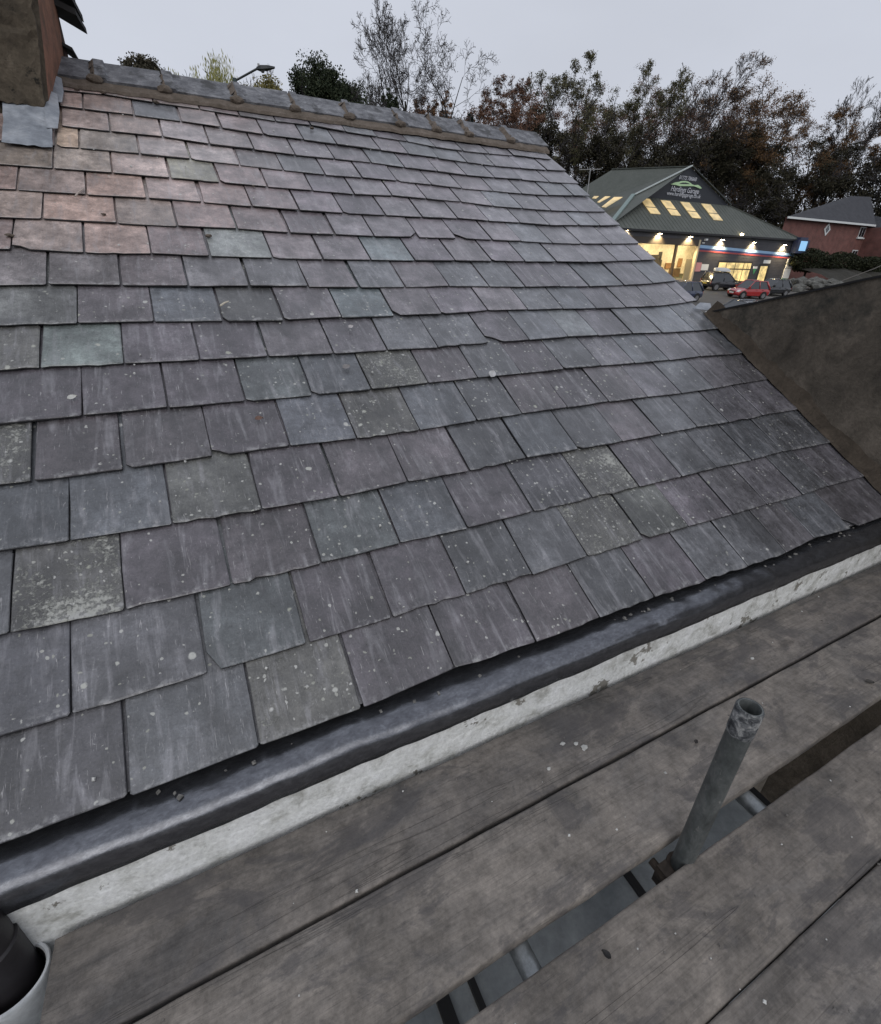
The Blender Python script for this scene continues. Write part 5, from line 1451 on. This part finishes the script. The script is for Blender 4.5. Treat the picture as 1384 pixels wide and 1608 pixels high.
def tree(name, label, az, el, width, d, leaf=None, nleaf=0, lsize=.3, seed=1, depth=4, kids=5, spread=38, up=.25, lean=(0, 0), trunk_frac=.3, clump=.55, droop=False, rmin=.02, cat='tree', group='trees of the wood beyond the roof', hang=0.0, twig=True, low=0.0, cone=False, nclump=0, vfrac=.62, tipmix=.55, vasp=1.6):
    x, y = polar(az, d); gz = ground_z(x, y)
    top = ZC + d * math.tan(math.radians(el)); Ht = top - gz
    rad = d * math.tan(math.radians(width / 2)) * 1.05
    nleaf = int(nleaf * (2.1 if d > 84 else 1.6)); lsize *= .80
    segs, tips = grow(seed, depth, kids, spread, up, trunk_frac, lean=lean, cone=cone)
    zmax = max(segs[:, 6].max(), .01)
    rr = np.percentile(np.hypot(tips[:, 0] - tips[:, 0].mean(), tips[:, 1] - tips[:, 1].mean()), 88)
    sz, sr = Ht / zmax, rad / max(rr, 1e-3)
    rs = Ht
    if leaf and nleaf > 2500: sz *= .90
    S = segs.copy()
    for c in (0, 4): S[:, c] *= sr; S[:, c+1] *= sr; S[:, c+2] *= sz
    S[:, 3] = np.maximum(S[:, 3] * rs * .62, rmin); S[:, 7] = np.maximum(S[:, 7] * rs * .62, rmin * .8)
    P = tips * np.array([sr, sr, sz])
    T = empty(name, (x, y, gz)); tag(T, label, cat, group)
    big = S[:, 8] <= 1
    v, f = tubes_np(S[big][:, :8], 7); np_mesh('trunk', v, f, M['bark'], T, True)
    if (~big).any() and twig:
        v, f = tubes_np(S[~big][:, :8], 3); np_mesh('branches', v, f, M['bark2'], T)
    if leaf and nleaf:
        rg = np.random.default_rng(seed)
        P = P[P[:, 2] > low * Ht] if low else P
        nc = nclump or 180                     # foliage gathers in clumps through an uneven, rounded crown
        ctr = np.array([P[:, 0].mean(), P[:, 1].mean(), Ht * (1 - vfrac / 2) - .02 * Ht])
        e = rg.normal(size=(nc, 3)); e /= np.linalg.norm(e, axis=1, keepdims=True)
        e *= (rg.uniform(.12, 1.0, size=(nc, 1)) ** .55)
        lump = np.array([1 + .28 * mnoise.noise(Vector(q) * 1.9 + Vector((seed * 3.1, 0, 0))) for q in e])[:, None]
        va = min(Ht * vfrac / 2, rad * vasp)
        ctr[2] = Ht - va
        cen = ctr + e * lump * np.array([rad * .95, rad * .95, va * .9])
        near = P[rg.integers(0, len(P), nc)]
        cen = np.where(rg.random((nc, 1)) < tipmix, near, cen)
        csz = rg.uniform(.6, 1.3, nc) * rad * (.27 if tipmix < .7 else .13) * (clump / .55) ** .5
        ci = rg.integers(0, nc, nleaf)
        dv = rg.normal(size=(nleaf, 3)); dv /= np.linalg.norm(dv, axis=1, keepdims=True)
        q = cen[ci] + dv * (rg.uniform(0, 1, size=(nleaf, 1)) ** .6) * csz[ci][:, None] * np.array([1, 1, .72])
        q[:, 2] = np.minimum(q[:, 2], Ht * 1.01)
        if hang: q[:, 2] -= rg.uniform(0, hang, nleaf) ** 1.0
        q = q[q[:, 2] > .4]
        v, f = leaf_quads(q, lsize, rg, droop); np_mesh('crown', v, f, leaf, T)
    return T

LF = dict(
 dark=leaf_material('evergreen leaves', [(0.017, 0.026, 0.014), (0.032, 0.043, 0.023), (0.049, 0.058, 0.032)]),
 brownev=leaf_material('dull brown-green leaves', [(0.043, 0.041, 0.029), (0.072, 0.064, 0.043), (0.094, 0.081, 0.058)]),
 willow=leaf_material('yellow-green willow leaves', [(0.189, 0.189, 0.072), (0.275, 0.275, 0.109), (0.348, 0.334, 0.145)]),
 ochre=leaf_material('ochre leaves', [(0.160, 0.145, 0.051), (0.217, 0.189, 0.072)]),
 orange=leaf_material('orange beech leaves', [(0.189, 0.104, 0.053), (0.302, 0.160, 0.075), (0.226, 0.122, 0.056)]),
 russet=leaf_material('russet leaves', [(0.113, 0.068, 0.049), (0.179, 0.098, 0.060), (0.142, 0.079, 0.060)]),
 olive=leaf_material('olive leaves', [(0.078, 0.080, 0.042), (0.122, 0.119, 0.059), (0.104, 0.086, 0.049)]),
 rust=leaf_material('rust brown oak leaves', [(0.108, 0.066, 0.035), (0.186, 0.108, 0.051), (0.147, 0.090, 0.047)]),
 conifer=leaf_material('conifer needles', [(0.014, 0.029, 0.023), (0.026, 0.046, 0.035)]),
 gloom=leaf_material('dark wood leaves', [(0.020, 0.020, 0.013), (0.038, 0.035, 0.020), (0.049, 0.042, 0.026)]),
)
tree('shrubby_tree', 'small brown-green tree peeping over the ridge nearest the chimney', 0.0, 15.75, 3.8, 55, LF['brownev'], 12000, .17, 3, 4, 5, 34, .3, clump=.5, vasp=1.1, tipmix=0.0)
tree('willow_tree', 'yellow-green willow rising behind the ridge beside the street lamp', 6.2, 16.9, 5.8, 52, LF['willow'], 12000, .19, 4, 4, 5, 40, .12, clump=.35, droop=True, hang=1.6, nclump=190, tipmix=.35, vasp=1.5)
tree('bare_tree', 'small bare twiggy tree just right of the street lamp', 10.9, 15.75, 3.4, 66, None, 0, .2, 5, 5, 4, 34, .3, rmin=.016)
tree('ochre_bush', 'low ochre-leaved bush just right of the street lamp', 10.9, 15.2, 4.6, 60, LF['ochre'], 9000, .18, 6, 4, 5, 42, .1, clump=.5, vasp=1.0, tipmix=0.1)
tree('holm_oak', 'dark round evergreen tree standing alone left of the tall bare trees', 15.95, 16.75, 6.2, 60, LF['dark'], 26000, .22, 7, 4, 6, 44, .15, clump=.7, rmin=.03, vasp=1.1, nclump=170, tipmix=0.0)
tree('bare_sapling', 'thin pale bare tree between the round evergreen and the tall bare trees', 19.4, 15.6, 2.8, 72, None, 0, .2, 8, 5, 4, 26, .35, rmin=.018)
tree('tall_bare_tree', 'left one of the two tall bare trees, fan of upright branches', 23.1, 20.35, 8.6, 80, LF['brownev'], 500, .2, 9, 5, 5, 40, .22, rmin=.022, clump=.3, tipmix=1.0, nclump=300)
tree('tall_bare_tree', 'right one of the two tall bare trees, wider and arching', 27.9, 20.3, 11.5, 84, LF['brownev'], 400, .2, 10, 5, 5, 46, .14, rmin=.022, clump=.3, tipmix=1.0, nclump=300)
tree('ivy_clad_tree', 'dark ivy-clad stump of a tree at the foot of the left tall bare tree', 22.1, 14.9, 1.9, 74, LF['dark'], 7000, .2, 12, 3, 6, 24, .4, clump=.35)
tree('slender_tree', 'grey-green slender tree just left of the dark ivy-clad tree', 20.6, 15.6, 2.4, 78, LF['brownev'], 1800, .18, 13, 5, 4, 24, .4, clump=.35)
tree('beech_tree', 'orange-brown beech under the right tall bare tree', 25.7, 16.2, 4.2, 88, LF['orange'], 11000, .20, 14, 5, 4, 42, .15, clump=.55, nclump=450, tipmix=1.0)
tree('spruce_tree', 'dark blue-green conifer right of the orange beech', 28.9, 14.5, 2.2, 70, LF['conifer'], 9000, .22, 15, 3, 9, 62, -.05, clump=.35, trunk_frac=.05, cone=True, tipmix=1.0, nclump=260)
tree('russet_tree', 'russet tree right of the dark conifer, bare twigs at its top', 31.6, 17.0, 4.6, 92, LF['russet'], 7500, .2, 16, 5, 4, 40, .3, clump=.5, tipmix=1.0, nclump=420)
tree('russet_tree', 'russet and grey tree between the russet one and the olive tree', 34.4, 17.1, 4.4, 94, LF['russet'], 6800, .2, 17, 5, 4, 40, .3, clump=.5, tipmix=1.0, nclump=420)
tree('olive_leaved_tree', 'open olive-leaved tree with curving limbs, left of the pair above the garage ridge', 38.4, 18.3, 6.6, 104, LF['olive'], 9500, .22, 18, 5, 4, 42, .18, (.05, -.02), clump=.45, rmin=.035, nclump=520, tipmix=1.0)
tree('olive_leaved_tree', 'denser olive-brown tree right of the open olive-leaved one', 43.4, 17.8, 6.8, 112, LF['olive'], 12000, .22, 19, 5, 4, 42, .2, (.05, -.03), clump=.5, rmin=.035, nclump=600, tipmix=1.0)
tree('wind_swept_tree', 'half bare wind-swept tree behind the garage gable', 48.6, 17.05, 6.4, 116, LF['rust'], 3500, .2, 20, 5, 5, 34, .26, (.10, -.06), clump=.5, rmin=.028, tipmix=1.0, nclump=260)
tree('rusty_oak', 'broad rust-brown oak leaning right above the garage roof', 53.9, 15.8, 9.2, 122, LF['rust'], 17000, .22, 22, 5, 4, 46, .12, (.10, -.07), clump=.5, rmin=.05, nclump=800, tipmix=1.0)
tree('brown_oak', 'dark brown oak between the rusty oak and the bare tree on the right', 57.6, 13.4, 5.6, 128, LF['rust'], 12000, .22, 23, 5, 4, 44, .15, (.05, -.05), clump=.55, nclump=600, tipmix=1.0)
tree('bare_tree', 'bare tree above the brick house roof', 60.2, 13.5, 4.2, 130, None, 0, .2, 24, 5, 5, 30, .32, rmin=.026)
tree('rusty_oak', 'rust-brown tree at the right edge of the picture above the brick house', 63.2, 13.3, 5.0, 132, LF['rust'], 11000, .22, 25, 5, 4, 44, .15, clump=.6, nclump=600, tipmix=1.0)
for i, (az, el, wd, d, lab) in enumerate((
    (36.4, 13.8, 6.0, 88, 'dark dense tree low behind the verge, left of the aerial'), (41.0, 13.2, 6.0, 104, 'dark dense tree standing behind the television aerial'),
    (45.6, 12.6, 6.4, 112, 'dark dense tree behind the left end of the garage ridge'), (50.6, 12.0, 6.4, 114, 'dark dense tree behind the garage gable apex'),
    (55.4, 11.3, 6.4, 118, 'dark dense tree behind the right hip of the garage'), (60.0, 10.6, 6.0, 124, 'dark dense tree behind the left end of the brick house'), (64.4, 10.4, 6.0, 126, 'dark dense tree behind the ridge of the brick house'))):
    tree('dense_tree', lab, az, el, wd, d, LF['gloom'], 13000, .34, 40 + i, 4, 6, 46, .08, trunk_frac=.08, clump=.6, rmin=.05, vfrac=.95, nclump=150)
for i, (az, el, wd, d, lab) in enumerate(((39.4, 15.3, 4.6, 126, 'brown tree in the second row just right of the open olive-leaved tree'), (44.9, 15.5, 4.8, 128, 'brown tree in the second row right of the denser olive-brown tree'), (49.6, 15.2, 4.8, 130, 'brown tree in the second row right of the wind-swept tree'), (55.8, 13.6, 4.8, 136, 'brown tree in the second row below the right side of the rusty oak'), (33.2, 15.6, 4.2, 116, 'brown tree in the second row behind the russet trees'), (47.2, 14.6, 5.5, 124, 'brown tree in the second row behind the wind-swept tree'), (41.2, 15.2, 5.0, 122, 'brown tree in the second row between the two olive-leaved trees'), (51.6, 14.4, 5.0, 128, 'brown tree in the second row left of the broad rusty oak'), (36.2, 15.6, 4.6, 118, 'brown tree in the second row left of the open olive-leaved tree'), (30.2, 14.6, 4.0, 84, 'brown underwood tree right of the dark conifer'), (33.6, 14.5, 4.4, 86, 'brown underwood tree below the russet and grey tree'), (24.3, 14.2, 3.0, 82, 'pale brown underwood between the two tall bare trunks'))):
    tree('underwood_tree', lab, az, el, wd, d, LF['russet'], 7500, .24, 60 + i, 4, 6, 42, .1, trunk_frac=.1, clump=.55, vfrac=.8, nclump=120)

def understorey():
    rg = np.random.default_rng(3)
    n = 60000
    az = np.radians(rg.uniform(33, 68, n)); d = rg.uniform(0, 1, n) * 14 + np.interp(np.degrees(az), [33, 44, 50, 58, 68], [96, 100, 106, 116, 122])
    x, y = d * np.sin(az), d * np.cos(az)
    zt = 7.0 + 1.5 * np.sin(az * 60) + 1.0 * np.sin(az * 143)
    z = (y - 6) * .0946 + zt * rg.uniform(0, 1, n) ** .8
    v, f = leaf_quads(np.stack([x, y, z], 1), .5, rg)
    o = np_mesh('woodland_underwood', v, f, LF['gloom'], None)
    tag(o, 'dark mass of undergrowth filling the wood behind the garage and house', 'undergrowth', kind='stuff')
understorey()

# hedge bushes in front of the brick house
for i, (px0, px1, py, Y, lab) in enumerate(((1248, 1302, 396, 40.5, 'dark hedge bush beside the garage corner sign'), (1296, 1352, 402, 40.0, 'dark hedge bush below the brick house wall'), (1345, 1400, 408, 39.0, 'dark hedge bush below the lower window of the brick house'))):
    a, b_ = on_y(px0, py, Y), on_y(px1, py, Y)
    gz = ground_z(0, Y) + 1.4
    rg = np.random.default_rng(70 + i)
    n = 6500
    c = (a + b_) / 2; hx = (b_.x - a.x) / 2; hz = (c.z - gz) / 2 + .2
    p = rg.normal(size=(n, 3)); p /= np.linalg.norm(p, axis=1, keepdims=True); p *= rg.uniform(.45, 1.0, size=(n, 1)) ** .5
    lump = np.array([1 + .22 * mnoise.noise(Vector(q) * 2.6 + Vector((i * 9, 0, 0))) for q in p])[:, None]
    p = p * lump * np.array([hx * 1.05, 1.5, hz]) + np.array([0, 0, hz])
    T = empty('hedge_bush', (c.x, Y, gz)); tag(T, lab, 'bush', 'hedge bushes in front of the brick house')
    v, f = leaf_quads(p, .2, rg); np_mesh('foliage', v, f, leaf_material('hedge leaves', [(.014, .018, .008), (.030, .034, .016)]) if i == 0 else bpy.data.materials['hedge leaves'], T)
    s = MB(); s.tube([(0, 0, -.6), (0, 0, hz)], .12, 6); s.build('stem', M['bark'], T)

# ------------------------------------------------------------------ street lamp behind the ridge
def street_lamp():
    d = 24.0
    x, y = polar(7.85, d); gz = ground_z(x, y)
    T = empty('street_lamp', (x, y, gz)); tag(T, 'dark street lamp with a slanting arm, its head above the ridge tiles', 'street lamp')
    def lc(px, py):
        r_ = ray(px, py); q = CAM + r_ * (d / math.hypot(r_.x, r_.y)); return q - Vector((x, y, gz))
    top = lc(370, 127); h = lc(405, 107)
    dm = simple('dark painted steel', (.012, .016, .018), .5)
    MB().tube([(0, 0, 0), (0, 0, top.z + .08)], .075, 10).build('post', simple('green painted post', (.02, .04, .04), .5), T)
    MB().tube([Vector((0, 0, top.z)), h], .035, 8).build('arm', dm, T)
    u = (h - Vector((0, 0, top.z))).normalized(); u2 = Vector((u.x, u.y, .12)).normalized(); s = u2.cross(Vector((0, 0, 1))).normalized()
    b = MB(); secs = [(-.05, .06, .05), (.10, .15, .10), (.35, .14, .085), (.62, .05, .03)]
    vs = []
    for t, w, hh in secs:
        c = h + u2 * t
        vs += [c + s * w - Vector((0, 0, hh * .6)), c + s * w * .8 + Vector((0, 0, hh * .6)), c - s * w * .8 + Vector((0, 0, hh * .6)), c - s * w - Vector((0, 0, hh * .6))]
    fs = [(j*4+q, j*4+(q+1) % 4, (j+1)*4+(q+1) % 4, (j+1)*4+q) for j in range(3) for q in range(4)] + [(3, 2, 1, 0), (12, 13, 14, 15)]
    b.add(vs, fs); b.build('lamp_head', dm, T)
    MB().tube([h + u2 * .04 + Vector((0, 0, .04)), h + u2 * .04 + Vector((0, 0, .13))], .04, 8).build('photocell', simple('photocell', (.3, .3, .3), .5), T)
    MB().tube([h + u2 * .16 - Vector((0, 0, .05)), h + u2 * .16 - Vector((0, 0, .13))], [.09, .05], 10).build('lens', simple('lamp lens off', (.10, .10, .10), .2), T)
street_lamp()

# ------------------------------------------------------------------ small things lying about
def leaf(px, py, roof_plane, size, rot, col, label):
    r = ray(px, py)
    if roof_plane:
        t = (rp(0, 0, .005) - CAM).dot(RN) / r.dot(RN); loc = CAM + r * t; R4 = ROT
    else:
        loc = on_z(px, py, Z_BOARD + .004); R4 = Matrix.Identity(4)
    n_ = 6; vs = []
    for i in range(n_ + 1):
        t = i / n_; w = .32 * math.sin(math.pi * t ** .8) ** .8
        vs += [((t - .5) * size, w * size, .006 + .18 * size * w), ((t - .5) * size, 0, .003 * (1 - t)), ((t - .5) * size, -w * size, .005 + .14 * size * w)]
    fs = [(i*3+q, (i+1)*3+q, (i+1)*3+q+1, i*3+q+1) for i in range(n_) for q in range(2)]
    o = mesh_obj('fallen_leaf', vs, fs, simple('dry leaf', col, .7, var=.2, scale=60), smooth=True)
    o.matrix_world = Matrix.Translation(loc) @ R4 @ Matrix.Rotation(rot, 4, 'Z')
    tag(o, label, 'leaf')
leaf(551, 514, True, .030, .5, (.42, .40, .40), 'pale curled leaf lying on a dark slate near the middle of the roof')
leaf(544, 577, True, .040, .35, (.20, .19, .19), 'grey curled leaf one course below the pale curled leaf')
leaf(407, 658, True, .030, .1, (.14, .08, .06), 'small brown leaf on a slate left of the roof middle')
leaf(114, 625, True, .030, .4, (.50, .50, .47), 'pale seed leaf near the left edge, below the green slate')
leaf(773, 588, True, .055, .8, (.42, .42, .42), 'pale torn leaf at the tail of a slate right of the roof middle')
leaf(1093, 1166, False, .018, .3, (.03, .026, .024), 'tiny dark leaf on the board left of the upright tube top')
leaf(952, 1500, False, .022, 1.9, (.012, .011, .011), 'black scrap on the near board below the upright tube')
leaf(1366, 1072, False, .03, -.6, (.05, .045, .04), 'dark curled scrap on the board at the right edge')

def twig(pa, pb, w, col, label):
    def rpnt(px, py):
        r = ray(px, py); t = (rp(0, 0, .008) - CAM).dot(RN) / r.dot(RN); return CAM + r * t
    a, b = rpnt(*pa), rpnt(*pb)
    o = MB().tube([a, (a + b) / 2 + RN * .003, b], [w, w * .9, w * .6], 6).build('twig', simple('split wood', col, .7))
    tag(o, label, 'twig')
twig((346, 480), (359, 473), .004, (.55, .50, .40), 'short pale wood splinter beside the cracked slate')
twig((118, 308), (131, 296), .004, (.40, .34, .30), 'pale twig lying across the joint of two orange slates')

def grit(name, n_, seed, box_, col, label, roofp=True, smin=.0025, smax=.006):
    """loose chips scattered on slates or boards"""
    r = random.Random(seed); b = MB()
    for _ in range(n_):
        s = r.uniform(smin, smax)
        if roofp:
            c = rp(r.uniform(box_[0], box_[1]), r.uniform(box_[2], box_[3]), .0015); N_, U_, V_ = RN, Vector((1, 0, 0)), RS
        else:
            y = r.uniform(box_[2], box_[3])
            if .292 < y < .37 or .585 < y < .60: continue
            c = Vector((r.uniform(box_[0], box_[1]), y, Z_BOARD + .002)); N_, U_, V_ = Vector((0, 0, 1)), Vector((1, 0, 0)), Vector((0, 1, 0))
        a = r.uniform(0, 6.3)
        ring = [c + (U_ * math.cos(a + i*1.57) * r.uniform(.6, 1.4) + V_ * math.sin(a + i*1.57) * r.uniform(.6, 1.4)) * s for i in range(4)]
        b.add(ring + [c + (q - c) * .6 + N_ * s * .7 for q in ring], [(4, 5, 6, 7)] + [(i, (i+1) % 4, 4 + (i+1) % 4, 4+i) for i in range(4)])
    o = b.build(name, simple(name + ' chips', col, .9, var=.4, scale=90))
    tag(o, label, 'grit', kind='stuff')
grit('mortar_chips', 90, 4, (-.5, 2.9, .25, 3.8), (.45, .45, .43), 'pale mortar crumbs scattered over the slates')
grit('board_grit', 130, 6, (-.45, 2.6, -.12, .80), (.14, .13, .12), 'dark grit scattered over the scaffold boards', False, .0015, .0045)
grit('board_mortar', 46, 8, (-.3, 2.6, -.12, .80), (.50, .50, .48), 'pale crumbs scattered over the scaffold boards', False, .0015, .0045)
def lumps(name, spots, mat, label, roofp=True):
    T = None
    for (px, py, s) in spots:
        r = ray(px, py)
        if roofp: t = (rp(0, 0, .004) - CAM).dot(RN) / r.dot(RN); c = CAM + r * t
        else: c = on_z(px, py, Z_BOARD + .003)
        bm = bmesh.new(); bmesh.ops.create_icosphere(bm, subdivisions=2, radius=1.0)
        vs = [c + Vector((v.co.x * s * 1.3, v.co.y * s, v.co.z * s * .6)) * (1 + .5 * mnoise.noise(v.co * 1.8 + Vector((px, py, 0)))) for v in bm.verts]
        o = mesh_obj(name, vs, [[v.index for v in f.verts] for f in bm.faces], mat); bm.free()
        yield o
for o, lab in zip(lumps('mortar_lump', [(328, 370, .012), (163, 336, .008), (15, 369, .012), (245, 160, .013), (162, 144, .015), (120, 140, .012), (490, 201, .012), (398, 292, 0.006)], M['mortar'], ''),
    ('mortar lump at the top of the cracked slate', 'dark mortar crumb on the orange slate third from the left', 'mortar lump in the joint at the left edge', 'mortar lump under the second ridge joint', 'mortar lump below the first ridge tile', 'mortar lump nearest the chimney below the ridge', 'mortar lump hanging below the middle of the ridge bedding', 'small dark crumb on a slate left of the roof middle')):
    tag(o, lab, 'mortar lump')
for o, lab in zip(lumps('mortar_splash', [(884, 1168, .006), (918, 1174, .009), (862, 1207, .005), (905, 1168, .006), (1182, 1034, .006)], simple('lime mortar', (.42, .42, .40), .9, bump=.003, scale=40), '', False),
    ('pale mortar splash on the innermost board, left of a close pair', 'largest pale mortar splash on the innermost board', 'small pale mortar splash nearest the gap of the innermost board', 'pale mortar crumb between two bigger splashes', 'pale crumb on the innermost board near the white wall right of the middle')):
    tag(o, lab, 'mortar splash')
